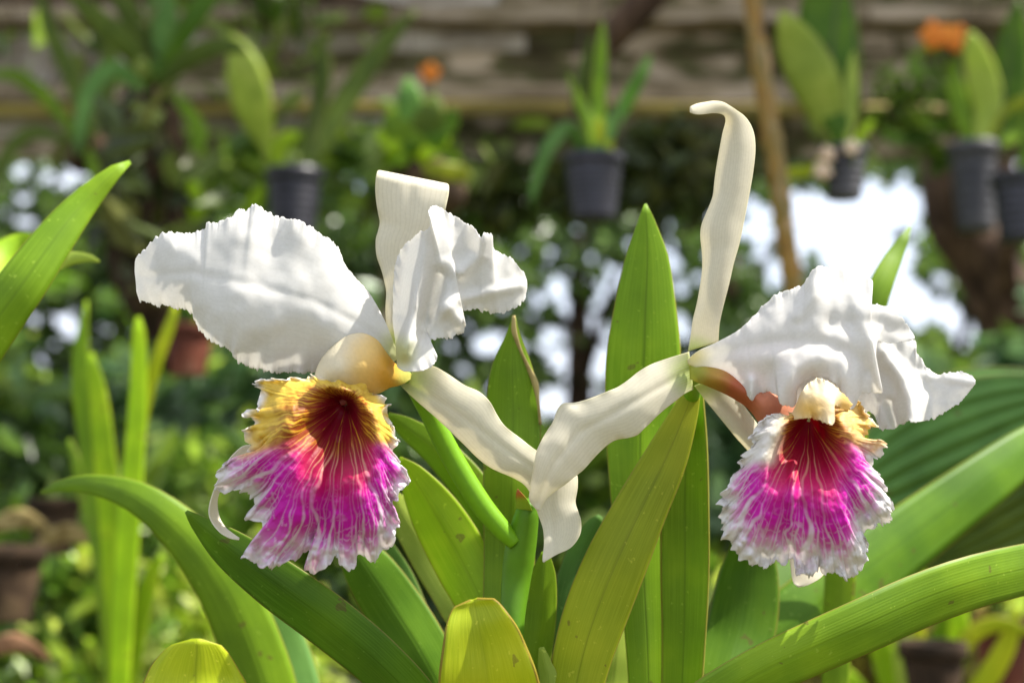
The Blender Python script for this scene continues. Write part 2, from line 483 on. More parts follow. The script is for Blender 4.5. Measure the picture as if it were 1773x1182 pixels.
def leaf(name, parent, spine, mat, fold=0.25, tilt=0.0, nv=46, nu=13, thickness=0.0012, wavy=0.0, seed=0, ribs=0.0):
    """strap leaf: spine points (px, py, Y, half width in px), tip or base first alike"""
    sp = resample(spine, nv)
    t = np.gradient(sp[:, :2], axis=0)
    t /= np.linalg.norm(t, axis=1, keepdims=True) + 1e-9
    n = np.stack((-t[:, 1], t[:, 0]), -1)
    u = np.linspace(-1, 1, nu)
    P = np.zeros((nv, nu, 3))
    hw = np.maximum(sp[:, 3], 0.4)[:, None]
    P[..., 0] = sp[:, None, 0] + n[:, None, 0] * u * hw
    P[..., 1] = sp[:, None, 1] + n[:, None, 1] * u * hw
    k = px_size(0)
    # channel: margins bent one way, crown of each half rounded
    P[..., 2] = sp[:, None, 2] + k * hw * (fold * np.abs(u) ** 1.3 + tilt * u)
    if ribs:
        P[..., 2] += k * hw * ribs * np.sin(u * np.pi * 6.5) * (1 - u ** 4)
    if wavy:
        v = np.linspace(0, 1, nv)[:, None]
        P[..., 2] += k * hw * wavy * np.sin(v * 11 + u * 1.2 + seed) * np.abs(u)
        P[..., 0] += n[:, None, 0] * hw * 0.05 * wavy * np.sin(v * 17 + seed) * u
    uv = np.stack(np.broadcast_arrays((u[None] + 1) / 2, np.linspace(0, 1, nv)[:, None]), -1).reshape(-1, 2)
    me = mesh_from(locs(P).reshape(-1, 3), grid_faces(nv, nu), name, True, uv)
    o = link(name, me, parent, mat)
    return thick(o, thickness * (D + sp[:, 2].mean()) / D)

def tube_mesh(points, radii, n=12, seg=30, name='tube', col=None, smooth=True, knots=None):
    """round tube through world points"""
    p = np.asarray([list(q) for q in points], float)
    pr = np.hstack((p, np.asarray(radii, float)[:, None]))
    m = len(p)
    if m > 2:
        ext = np.vstack((2 * pr[0] - pr[1], pr, 2 * pr[-1] - pr[-2])); out = []
        ts = np.linspace(0, 1, max(2, seg // (m - 1)), endpoint=False)[:, None]
        for i in range(1, len(ext) - 2):
            a, b, c, d = ext[i - 1], ext[i], ext[i + 1], ext[i + 2]
            out.append(0.5 * (2 * b + (c - a) * ts + (2 * a - 5 * b + 4 * c - d) * ts ** 2 + (3 * b - a - 3 * c + d) * ts ** 3))
        pr = np.vstack(out + [pr[-1:]])
    P, R = pr[:, :3], np.abs(pr[:, 3])
    if knots is not None:
        R = R * (1 + knots * (np.arange(len(R)) % 7 == 0))
    T = np.gradient(P, axis=0); T /= np.linalg.norm(T, axis=1, keepdims=True) + 1e-12
    ref = np.array((0.31, 0.95, 0.11)) if abs(T[:, 1]).mean() < 0.8 else np.array((1.0, 0.1, 0.2))
    X = np.cross(T, ref); X /= np.linalg.norm(X, axis=1, keepdims=True) + 1e-12
    Yv = np.cross(T, X)
    a = np.linspace(0, 2 * np.pi, n, endpoint=False)
    V = P[:, None] + R[:, None, None] * (X[:, None] * np.cos(a)[None, :, None] + Yv[:, None] * np.sin(a)[None, :, None])
    V = V.reshape(-1, 3)
    f = grid_faces(len(P), n, True)
    c0, c1 = len(V), len(V) + 1
    V = np.vstack((V, P[:1], P[-1:]))
    j = np.arange(n); base = (len(P) - 1) * n
    caps = np.vstack((np.stack((np.full(n, c0), (j + 1) % n, j, j), -1), np.stack((np.full(n, c1), base + j, base + (j + 1) % n, base + (j + 1) % n), -1)))
    # caps as degenerate-free triangles written separately
    me = bpy.data.meshes.new(name)
    faces = [tuple(x) for x in f.tolist()] + [tuple(x[:3]) for x in caps.tolist()]
    me.from_pydata(V.tolist(), [], faces)
    me.polygons.foreach_set('use_smooth', np.full(len(faces), smooth))
    if col is not None:
        cc = np.ones((len(V), 4), np.float32)
        tt = np.repeat(np.linspace(0, 1, len(P)), n); tt = np.concatenate((tt, (0, 1)))
        cc[:, :3] = col(tt) if callable(col) else col
        at = me.color_attributes.new('Col', 'FLOAT_COLOR', 'POINT'); at.data.foreach_set('color', cc.ravel())
    return me

def px_tube(name, parent, pts, mat, n=14, seg=36, col=None, knots=None):
    """tube along (px, py, Y, radius in px)"""
    return link(name, tube_mesh([loc(*p[:3]) for p in pts], [p[3] * px_size(p[2]) for p in pts], n, seg, name, col, True, knots), parent, mat)

def lathe_mesh(profile, n=28, name='lathe', smooth=True):
    V, F = [], []
    for r, z in profile:
        for k in range(n):
            a = 2 * math.pi * k / n
            V.append((r * math.cos(a), r * math.sin(a), z))
    for i in range(len(profile) - 1):
        for k in range(n):
            k2 = (k + 1) % n
            F.append((i * n + k, i * n + k2, (i + 1) * n + k2, (i + 1) * n + k))
    me = bpy.data.meshes.new(name)
    me.from_pydata(V, [], F)
    me.polygons.foreach_set('use_smooth', [smooth] * len(F))
    return me

def box_mesh(sx, sy, sz, name='box', jitter=0.0, seg=1, seed=0):
    """long board along x with slightly uneven edges"""
    r = random.Random(seed)
    V, F = [], []
    for i in range(seg + 1):
        x = -sx / 2 + sx * i / seg
        j = [r.uniform(-jitter, jitter) for _ in range(4)]
        V += [(x, -sy / 2, -sz / 2 + j[0]), (x, sy / 2, -sz / 2 + j[1]), (x, sy / 2, sz / 2 + j[2]), (x, -sy / 2, sz / 2 + j[3])]
    for i in range(seg):
        a, b = i * 4, i * 4 + 4
        for k in range(4):
            F.append((a + k, a + (k + 1) % 4, b + (k + 1) % 4, b + k))
    F.append((3, 2, 1, 0)); e = seg * 4; F.append((e, e + 1, e + 2, e + 3))
    me = bpy.data.meshes.new(name)
    me.from_pydata(V, [], F); me.update()
    return me

def leaf_cloud(name, centers, size, palette, parent=None, seed=0, droop=0.3, aspect=0.42, jitter=0.5, kind=None, mat='foliage'):
    """many separate folded leaves (six corners, four triangles) round the given centres"""
    r = np.random.default_rng(seed)
    n = len(centers)
    c = np.asarray(centers, float)
    L = size * (1 + jitter * r.uniform(-1, 1, n))
    d = r.normal(size=(n, 3)); d[:, 2] -= droop; d /= np.linalg.norm(d, axis=1, keepdims=True)
    q = r.normal(size=(n, 3)); w = np.cross(d, q); w /= np.linalg.norm(w, axis=1, keepdims=True) + 1e-9
    nn = np.cross(d, w)
    h = (L * aspect * 0.5)[:, None]; l = L[:, None]
    base = c - d * l * 0.5
    m1 = base + d * l * 0.35; m2 = base + d * l * 0.72
    tip = c + d * l * 0.5 - nn * l * 0.08
    up = nn * h * 0.35
    V = np.stack((base, m1 + w * h + up, m2 + w * h * 0.8 + up, tip, m2 - w * h * 0.8 + up, m1 - w * h + up), 1)
    o = (np.arange(n) * 6)[:, None]
    F = np.concatenate((o + np.array([[0, 1, 2, 3]]), o + np.array([[0, 3, 4, 5]])), 0)
    pal = np.asarray(palette, float)
    k = r.integers(0, len(pal), n)
    col = pal[k] * (1 + 0.3 * r.uniform(-1, 1, (n, 1)))
    me = mesh_from(V.reshape(-1, 3), F, name, False, None, np.repeat(col, 6, 0))
    ob = link(name, me, parent, M[mat])
    if kind: ob['kind'] = kind
    return ob

# ------------------------------------------------------------------ the setting
nx, ny = 60, 80
xs = np.sign(np.linspace(-1, 1, nx)) * np.abs(np.linspace(-1, 1, nx)) ** 2.5 * 90
ys = -6 + 186 * np.linspace(0, 1, ny) ** 2.5
gx, gy = np.meshgrid(xs, ys)
gz = 0.05 * fbm(gx * 0.7, gy * 0.7, 3, 3) - 0.03
me = mesh_from(np.stack((gx, gy, gz), -1).reshape(-1, 3), grid_faces(ny, nx), 'ground', True)
tag(link('ground', me, None, M['ground']), kind='structure')

# ------------------------------------------------------------------ trees behind, with gaps where the sky shows
DARK = [(0.047, 0.094, 0.013), (0.076, 0.149, 0.017), (0.034, 0.062, 0.013), (0.104, 0.187, 0.023)]
MID = [(0.113, 0.218, 0.020), (0.170, 0.296, 0.023), (0.076, 0.149, 0.017), (0.246, 0.359, 0.038)]
TEAL = [(0.085, 0.187, 0.054), (0.142, 0.265, 0.081), (0.057, 0.125, 0.038), (0.208, 0.328, 0.108)]
FRESH = [(0.246, 0.406, 0.022), (0.378, 0.515, 0.032), (0.151, 0.281, 0.020), (0.510, 0.593, 0.076)]
DARK = DARK + [(0.16, 0.26, 0.05)]
MID = MID + [(0.32, 0.42, 0.10), (0.24, 0.36, 0.03)]
TEAL = TEAL + [(0.26, 0.36, 0.20)]
FRESH = FRESH + [(0.48, 0.55, 0.14)]
OLIVE = [(0.208, 0.203, 0.023), (0.302, 0.265, 0.038), (0.142, 0.149, 0.022), (0.378, 0.296, 0.065)]

# openings between the crowns (photograph position at the trees' distance, radius in px)
GAPS = [(1398, 352, 36), (1440, 372, 46), (1502, 345, 30), (1560, 355, 50), (1500, 400, 70), (1540, 455, 45), (1555, 505, 50), (1585, 540, 28), (1470, 440, 40),
        (1645, 545, 24), (1668, 580, 26), (1700, 385, 20), (1745, 435, 17), (1630, 490, 14), (1722, 350, 10), (1752, 290, 11),
        (965, 500, 13), (985, 525, 17), (1010, 545, 18), (1035, 565, 20), (1040, 520, 16), (1062, 490, 20), (1080, 475, 14), (1050, 600, 22), (1035, 630, 20), (965, 615, 20), (990, 618, 18), (945, 600, 9),
        (960, 700, 26), (1000, 690, 30), (1025, 676, 14), (860, 590, 22), (838, 596, 12), (905, 604, 13), (928, 520, 9), (945, 468, 8), (918, 552, 8), (990, 570, 8), (960, 577, 8),
        (1308, 375, 20), (1325, 400, 18), (1290, 400, 16), (1318, 440, 12), (1340, 462, 11), (1300, 350, 10), (1160, 438, 16), (1165, 460, 10), (1178, 565, 12), (1178, 500, 10), (1100, 420, 9),
        (1378, 430, 18), (1400, 405, 20), (1385, 460, 14), (1340, 490, 10),
        (75, 305, 9), (28, 298, 7), (157, 310, 9), (36, 348, 10), (52, 376, 10), (4, 375, 7), (620, 322, 9), (105, 555, 12), (122, 570, 15), (95, 600, 7), (640, 300, 5), (800, 640, 8), (780, 600, 7)]

rg = random.Random(21)
for x0, x1, y0, y1, cnt in ((0, 240, 285, 440, 14), (20, 300, 480, 640, 10), (560, 700, 290, 400, 6), (780, 1060, 400, 680, 34), (1050, 1220, 380, 640, 18), (1220, 1400, 330, 520, 22), (1600, 1773, 330, 620, 14)):
    for _ in range(cnt): GAPS.append((rg.uniform(x0, x1), rg.uniform(y0, y1), rg.uniform(4, 9)))
GAPS = [(x, y, r * 1.3 if r < 13 else r * 1.02) for x, y, r in GAPS]

def in_gaps(px, py, grow=1.0, pad=3.0):
    m = np.zeros(px.shape, bool)
    for x, y, r in GAPS:
        k = 1 + (0.2 if r < 13 else 0.6) * fbm(px / 20 + x, py / 20 + y, 5, 2)
        m |= np.hypot(px - x, (py - y)) < r * grow * k + pad
    return m

def crown(name, parent, ells, Y, n, size, palette, seed, depth=1.0):
    """leaves spread through several ellipsoids given as (px, py, rx, ry) at distance Y"""
    r = np.random.default_rng(seed)
    area = np.array([e[2] * e[3] for e in ells], float)
    k = r.choice(len(ells), n, p=area / area.sum())
    E = np.asarray(ells, float)[k]
    d = r.normal(size=(n, 3)); d /= np.linalg.norm(d, axis=1, keepdims=True)
    q = r.uniform(0.15, 1, n) ** 0.45
    px = E[:, 0] + d[:, 0] * E[:, 2] * q
    py = E[:, 1] + d[:, 1] * E[:, 3] * q
    y = Y + d[:, 2] * depth * q
    # clumps: thin the crown where the clump noise is low
    keep = fbm(px / 46 + seed, py / 46, seed, 2) > -0.62 + 0.0 * q
    keep &= ~in_gaps(px, py, 1.0, size / px_size(Y) * .5)
    P = locs(np.stack((px, py, y), -1)[keep])
    P = P[P[:, 2] > 0.05]
    return leaf_cloud(name, P, size, palette, parent, seed)

def tree(px, Y, base_px, top, r_trunk, ells, n, size, palette, seed, label, lean=0, cat='tree', group='trees standing behind the shed', depth=1.0):
    g = loc(px, base_px, Y); g.z = 0
    t = thing('tree', g, label, cat, group)
    topw = loc(top[0], top[1], Y)
    mid = g.lerp(topw, 0.5) + Vector((lean, 0, 0))
    tr = link('trunk', tube_mesh([g - Vector((0, 0, .1)), g.lerp(mid, .5), mid, mid.lerp(topw, .5), topw], [r_trunk * 1.25, r_trunk, r_trunk * .85, r_trunk * .7, r_trunk * .4], 10, 24), t, M['bark'])
    rr = random.Random(seed)
    for e in rr.sample(ells, min(4, len(ells))):
        c = loc(e[0], e[1], Y + rr.uniform(-.3, .3))
        s0 = mid.lerp(topw, rr.uniform(.1, .9))
        link('limb', tube_mesh([s0, s0.lerp(c, .5) + Vector((0, 0, .08)), c], [r_trunk * .45, r_trunk * .3, r_trunk * .12], 7, 12), t, M['bark'])
    crown('crown', t, ells, Y, n, size, palette, seed, depth)
    return t

tree(330, 6.0, 1000, (300, 330), .10, [(60, 480, 240, 200), (300, 420, 220, 170), (180, 640, 260, 180), (420, 610, 200, 170), (60, 330, 200, 120)], 21600, 0.081, DARK, 1, 'dark leafy tree behind the left bloom with a few pinholes of sky')
tree(640, 6.6, 1000, (660, 330), .11, [(600, 400, 200, 150), (760, 380, 190, 130), (690, 560, 230, 170), (560, 700, 190, 150), (850, 480, 150, 140)], 20400, 0.074, DARK, 2, 'dark green tree behind the folded petal and the upright sepal of the left bloom')
tree(1010, 7.2, 1000, (1000, 400), .09, [(960, 430, 170, 140), (1100, 420, 170, 140), (900, 590, 160, 150), (1060, 600, 190, 170), (980, 760, 200, 110)], 20400, 0.062, DARK, 3, 'tree between the two blooms, its crown broken by bright patches of sky')
tree(1290, 7.6, 1000, (1260, 380), .08, [(1230, 470, 120, 150), (1340, 420, 130, 120), (1290, 620, 160, 150), (1200, 350, 140, 90)], 15600, 0.062, DARK, 4, 'tree behind the hooked sepal and the bamboo pole')
tree(1700, 6.4, 1100, (1740, 260), .12, [(1740, 560, 150, 130), (1650, 640, 190, 110), (1830, 440, 120, 160), (1760, 700, 200, 120), (1650, 440, 70, 70)], 15600, 0.074, MID, 5, 'tree at the far right with pale sunlit leaves round sky gaps')
tree(2300, 6.0, 1100, (2320, 300), .12, [(2200, 560, 260, 220), (2420, 480, 260, 240), (2300, 760, 300, 180), (2050, 700, 180, 160)], 12000, .09, DARK, 6, 'wide dark tree beyond the right edge of the wall', group=None)
tree(-500, 6.2, 1100, (-520, 300), .12, [(-380, 560, 260, 220), (-620, 480, 260, 240), (-500, 760, 300, 180)], 12000, .09, DARK, 7, 'wide dark tree beyond the left end of the wall', group=None)
# leaning dark trunk
lt = thing('leaning_trunk', loc(1880, 900, 4.2), 'dark brown leaning trunk at the right beside the bright gap of sky', 'tree trunk')
link('trunk', tube_mesh([loc(1910, 1000, 4.2), loc(1840, 720, 4.2), loc(1775, 580, 4.2), loc(1700, 450, 4.2), loc(1655, 380, 4.2), loc(1640, 270, 4.2), loc(1630, 120, 4.2)], [.15, .13, .12, .105, .10, .09, .08], 14, 40), lt, M['bark'])
link('branch', tube_mesh([loc(1775, 580, 4.2), loc(1740, 470, 4.1), loc(1760, 360, 4.0)], [.06, .045, .03], 8, 14), lt, M['bark'])

# the wood beyond
r = np.random.default_rng(90)
n = 120000
px = r.uniform(-1900, 3700, n); py = r.uniform(230, 960, n)
keep = ~in_gaps(px, py, 1.05)
keep &= fbm(px / 60, py / 60, 44, 3) > -0.55
P = locs(np.stack((px, py, 13 + r.uniform(-1, 1.5, n)), -1)[keep]); P = P[P[:, 2] > 0]
tw = leaf_cloud('far_wood', P, .20, DARK, None, 91)
tag(tw, 'dense green wood far behind the garden, bright sky showing through its gaps', 'wood', kind='stuff')

# ------------------------------------------------------------------ weathered board wall high behind the pots
WY = 3.0
wall = thing('board_wall', loc(886, 270, WY), 'old grey brown board wall with pale battens high behind the hanging pots', 'shed wall')
rw = random.Random(5)
k = px_size(WY)
def board(name, px0, px1, py0, py1, Y, depth, mat, seed, parent=None):
    a, b = loc((px0 + px1) / 2, (py0 + py1) / 2, Y), None
    me = box_mesh((px1 - px0) * px_size(Y), depth, (py1 - py0) * px_size(Y), name, .004, 10, seed)
    o = link(name, me, None, mat)
    o.location = a
    o.rotation_euler = (rw.uniform(-.03, .03), rw.uniform(-.004, .004), rw.uniform(-.01, .01))
    o.parent = parent
    o.matrix_parent_inverse = parent.matrix_basis.inverted()
    return o
rows = [(-330, -243), (-247, -158), (-162, -73), (-77, 16), (40, 94), (90, 150), (176, 236), (232, 276)]
for ri, (y0, y1) in enumerate(rows):
    x = -700 - rw.uniform(0, 300)
    while x < 2500:
        w = rw.uniform(420, 760)
        board('plank', x, x + w - 4, y0 + rw.uniform(-2, 2), y1 + rw.uniform(-2, 2), WY + rw.uniform(-.012, .012), .022, M['wood_sunlit' if (x < 300 and ri in (2, 3, 4, 5, 6) and rw.random() < .8) else 'wood'], ri * 31 + int(x), wall)  # some left planks take the painted sunlit tone
        x += w
for y0, y1, Y in ((14, 42, WY - .06), (150, 178, WY - .06)):
    x = -800
    while x < 2500:
        w = rw.uniform(600, 900)
        board('batten', x, x + w - 3, y0, y1, Y + rw.uniform(-.004, .004), .05, M['wood_pale'], int(x), wall)
        x += w
for y0, y1 in ((-335, 20), (30, 165), (168, 274)):
    board('backing_board', -1100, 2900, y0, y1, WY + .03, .012, M['bark'], 3, wall)
for x in (-420, 660, 1900):
    board('post', x, x + 60, -340, 1050, WY + .09, .07, M['wood'], x, wall)
# unseen slatted roof added to darken the background; the bloom in focus stands in the open before it
roof = thing('added_shade_roof', Vector((0, 2.0, 2.35)), 'unseen slatted roof added overhead to shade the hanging pots', 'roof')
y = .85; i = 0
shade_slat_me = [box_mesh(8.4, .15, .018, 'shade_slat', .004, 14, 60 + q) for q in range(4)]
while y < 3.45:
    if rw.random() > .22:
        o = link('shade_slat', shade_slat_me[i % 4], roof, M['wood'] if i < 4 else None)
        o.location = (rw.uniform(-.1, .1), y, 2.35 + .02 * math.sin(i)); o.rotation_euler = (rw.uniform(-.05, .05), 0, rw.uniform(-.012, .012))
    y += rw.choice((.16, .17, .19)); i += 1
for x in (-3.4, -1.2, 1.2, 3.4):
    o = link('shade_rafter', box_mesh(2.8, .06, .09, 'shade_rafter', .003, 6, 9), roof, M['wood'])
    o.location = (x, 2.15, 2.28); o.rotation_euler = (0, 0, math.pi / 2)
for x in (-3.4, 3.4):
    o = link('shade_post', tube_mesh([(x, .9, -.05), (x, .9, 1.2), (x, .9, 2.3)], [.05, .048, .045], 10, 10), roof, M['wood'])
yp = link('yellow_pole', tube_mesh([loc(-200, 193, 2.9), loc(800, 188, 2.86), loc(1320, 191, 2.86), loc(2300, 196, 2.9)], [.017] * 4, 10, 20), None, M['yellow_pole'])
tag(yp, 'thin yellow pole running level under the lower batten of the board wall', 'pole')

# bamboo pole
bp = px_tube('bamboo_pole', None, [(1285, -260, 1.25, 16), (1302, -20, 1.25, 17), (1322, 150, 1.25, 17), (1345, 290, 1.25, 17), (1362, 420, 1.25, 17), (1385, 560, 1.25, 17), (1420, 800, 1.25, 17), (1450, 1350, 1.25, 17)], M['bamboo'], 14, 56, None, .16)
tag(bp, 'orange brown bamboo pole leaning behind the hooked sepal', 'pole')
db = link('dark_branch', tube_mesh([loc(1300, -200, 1.9), loc(1110, 10, 1.9), loc(1040, 95, 1.95), loc(1000, 200, 2.0)], [.035, .03, .024, .016], 9, 24), None, M['bark'])
tag(db, 'dark branch slanting down across the top of the wall, right of centre', 'branch')

# ------------------------------------------------------------------ hanging pots
def pot_profile(r, h, ribs, taper=.72):
    p = [(0.001, 0), (r * taper * .97, 0), (r * taper, h * .02)]
    for i in range(ribs):
        z0 = h * (.06 + .74 * i / ribs); z1 = h * (.06 + .74 * (i + .5) / ribs)
        f = lambda z: r * (taper + (1 - taper) * z / h)
        p += [(f(z0), z0), (f(z0) * 1.025, z0 + h * .012), (f(z1) * 1.025, z1), (f(z1), z1 + h * .012)]
    p += [(r * .96, h * .84), (r * 1.05, h * .85), (r * 1.06, h * .99), (r * 1.0, h), (r * .94, h * .99), (r * .9, h * .86)]
    return p

def hanging_pot(px, py0, py1, hw, Y, mat, label, leafs, ribs=7, group='pots hanging in front of the board wall', name='hanging_pot', wires=True, cat='hanging pot', tilt=0.0):
    """pot whose mouth is at py0 and foot at py1, with strap leaves"""
    k = px_size(Y)
    foot = loc(px, py1, Y)
    t = thing(name, foot, label, cat, group)
    h = (py1 - py0) * k
    p = link('pot', lathe_mesh(pot_profile(hw * k, h, ribs), 28), None, mat)
    p.location = foot; p.parent = t; p.matrix_parent_inverse = t.matrix_basis.inverted(); p.rotation_euler = (0, tilt, 0)
    s = link('potting_bark', lathe_mesh([(0.001, h * .92), (hw * k * .5, h * .93), (hw * k * .93, h * .88)], 16), None, M['soil'])
    s.location = foot; s.parent = t; s.matrix_parent_inverse = t.matrix_basis.inverted()
    if wires:
        for a in (-.95, .95):
            link('wire', tube_mesh([loc(px + a * hw, py0 + 4, Y), loc(px + a * hw * .2, py0 - 330, Y), loc(px, -400, Y)], [.0012] * 3, 5, 8), t, M['wire'])
    for i, (sp, mt) in enumerate(leafs):
        leaf('leaf', t, [(a, b, Y + c, d) for a, b, c, d in sp], M[mt], .3, random.Random(px + i).uniform(-.4, .4), nv=24, nu=7, seed=i, thickness=.0006)
    return t

hanging_pot(1028, 268, 382, 52, 1.30, M['black_pot'], 'ribbed black pot with thin upright leaves hanging between the two blooms', [
    ([(1046, 262, 0, 15), (1052, 230, 0, 14), (1080, 185, 0, 13), (1110, 130, -.02, 11), (1126, 96, -.02, 3)], 'leaf_teal'),
    ([(1034, 262, 0, 10), (1036, 180, .02, 13), (1040, 100, .03, 11), (1044, 40, .04, 3)], 'leaf'),
    ([(1020, 262, 0, 8), (1010, 190, .03, 11), (1012, 120, .03, 10), (1026, 60, .03, 2)], 'leaf_dull'),
    ([(1008, 262, 0, 8), (985, 220, -.03, 12), (950, 255, -.05, 13), (926, 320, -.05, 9), (920, 350, -.05, 2)], 'leaf_teal'),
    ([(1050, 265, 0, 12), (1046, 245, 0, 16), (1040, 225, 0, 10), (1036, 205, 0, 3)], 'leaf_yellow'),
    ([(1028, 262, 0, 7), (1022, 220, .01, 10), (1000, 170, .02, 9), (985, 130, .02, 2)], 'leaf')], 9)
hanging_pot(508, 292, 420, 48, 2.05, M['black_pot'], 'dusky black pot behind the large flat petal with one broad pale leaf above it', [
    ([(470, 292, 0, 8), (462, 250, 0, 14), (440, 190, -.02, 34), (425, 130, -.03, 34), (412, 85, -.03, 18), (405, 60, -.03, 3)], 'leaf_pale'),
    ([(482, 300, 0, 10), (480, 262, 0, 16), (500, 240, 0, 14), (516, 232, 0, 3)], 'leaf_bright'),
    ([(455, 320, -.02, 6), (440, 350, -.02, 14), (420, 390, -.02, 16), (400, 420, -.02, 4)], 'leaf_bright'),
    ([(530, 292, 0, 8), (570, 220, .02, 18), (620, 140, .04, 20), (680, 60, .05, 14), (720, 20, .05, 3)], 'leaf_dull'),
    ([(520, 292, 0, 7), (545, 210, .02, 14), (560, 120, .03, 15), (552, 50, .03, 3)], 'leaf_dull')], 7)
hanging_pot(1690, 246, 400, 42, 2.0, M['grey_pot'], 'tall grey pot with broad green leaves near the right edge', [
    ([(1700, 250, 0, 14), (1712, 190, 0, 26), (1700, 130, -.01, 28), (1686, 80, -.02, 18), (1680, 55, -.02, 3)], 'leaf_pale'),
    ([(1716, 250, 0, 12), (1745, 170, 0, 28), (1752, 90, 0, 30), (1760, 30, 0, 16), (1764, 0, 0, 3)], 'leaf_deep'),
    ([(1680, 250, 0, 8), (1665, 200, 0, 16), (1655, 150, 0, 16), (1650, 110, 0, 3)], 'leaf'),
    ([(1720, 240, 0, 8), (1740, 205, 0, 14), (1765, 180, 0, 12), (1790, 170, 0, 3)], 'leaf_yellow'),
    ([(1730, 250, 0, 10), (1770, 210, .02, 24), (1800, 120, .02, 26), (1810, 30, .02, 4)], 'leaf')], 6)
hanging_pot(1766, 300, 418, 44, 1.75, M['black_pot'], 'dark purplish pot cut by the right edge, lower than the grey pot', [
    ([(1766, 300, 0, 8), (1790, 230, 0, 16), (1800, 150, 0, 16), (1806, 90, 0, 3)], 'leaf_deep')], 6)
hanging_pot(1462, 254, 345, 40, 1.30, M['grey_pot'], 'small grey pot under two very broad upright leaves, right of the bamboo pole', [
    ([(1450, 250, 0, 10), (1436, 205, 0, 30), (1410, 140, -.02, 44), (1380, 80, -.03, 38), (1362, 40, -.04, 20), (1352, 20, -.04, 3)], 'leaf_pale'),
    ([(1456, 250, 0, 10), (1450, 190, 0, 34), (1440, 100, .02, 52), (1430, 10, .03, 46), (1424, -60, .03, 8)], 'leaf_deep'),
    ([(1460, 252, 0, 8), (1468, 200, 0, 16), (1474, 150, 0, 14), (1478, 90, 0, 3)], 'leaf_pale'),
    ([(1440, 256, -.02, 5), (1412, 292, -.02, 10), (1376, 300, -.02, 11), (1340, 296, -.02, 3)], 'leaf_yellow'),
    ([(1480, 250, 0, 5), (1500, 222, 0, 10), (1512, 212, 0, 3)], 'leaf_bright')], 5)
# pale blooms on the last pot
def bloom(name, px, py, Y, r, mat, label, cat, n=5, group=None):
    c = loc(px, py, Y)
    t = thing(name, c, label, cat, group)
    for i in range(n):
        a = 2 * math.pi * i / n + px
        leaf('petal', t, [(px, py, Y, r * .2), (px + math.cos(a) * r * .5, py + math.sin(a) * r * .5, Y - .004, r * .42), (px + math.cos(a) * r * .9, py + math.sin(a) * r * .9, Y + .003, r * .3), (px + math.cos(a) * r * 1.05, py + math.sin(a) * r * 1.05, Y + .006, r * .06)], M[mat], .2, 0, 10, 5, .0005)
    px_tube('flower_stem', t, [(px, py, Y + .004, r * .14), (px + r * .4, py + r, Y + .01, r * .1), (px + r * .2, py + 2.4 * r, Y + .02, r * .1)], M['stem'], 6, 8, (0.15, 0.28, 0.03))
    return t
for x, y, r_, lb in ((1432, 268, 15, 'upper pale bloom beside the small grey pot'), (1424, 296, 17, 'lowest pale pinkish bloom beside the small grey pot'), (1474, 256, 14, 'pale bloom nearest the stem of the broad leaves')):
    bloom('pale_bloom', x, y, 1.26, r_, 'pink', lb, 'flower', 5, 'pale blooms by the small grey pot')
for x, y, r_, lb in ((1618, 62, 26, 'left one of the paired orange blooms at the upper right'), (1654, 66, 25, 'right one of the paired orange blooms at the upper right'), (745, 126, 18, 'single orange bloom above the green rosette')):
    bloom('orange_bloom', x, y, 2.2, r_, 'orange', lb, 'flower', 5, 'orange blooms before the board wall')

# rosette with short broad leaves, mounted on a dark block
ros = thing('leaf_rosette', loc(715, 290, 1.6), 'rosette of short broad green leaves above the upright sepal of the left bloom', 'plant')
for i, (dx, dy, hw, mt) in enumerate([(-8, -150, 22, 'leaf_teal'), (40, -120, 24, 'leaf_dull'), (-40, -95, 24, 'leaf'), (-62, -60, 14, 'leaf_bright'), (75, -95, 22, 'leaf_deep'), (10, -95, 26, 'leaf'), (-15, -70, 24, 'leaf_deep'), (62, -45, 14, 'leaf_bright'), (100, 20, 16, 'leaf_olive'), (-50, -20, 16, 'leaf')]):
    leaf('leaf', ros, [(715, 285, 1.6, 6), (715 + dx * .4, 285 + dy * .45, 1.58, hw * .9), (715 + dx * .8, 285 + dy * .8, 1.57 + i * .003, hw), (715 + dx, 285 + dy, 1.58, 3)], M[mt], .3, .1, 20, 7, .0006)
link('root_block', tube_mesh([loc(690, 280, 1.63), loc(715, 300, 1.63), loc(760, 330, 1.63), (loc(800, 345, 1.64))], [.03, .045, .04, .02], 10, 20), ros, M['root'])
px_tube('hanger_wire', ros, [(715, 290, 1.63, 1.2), (710, 0, 1.63, 1.2), (705, -300, 1.63, 1.2)], M['wire'], 5, 8)

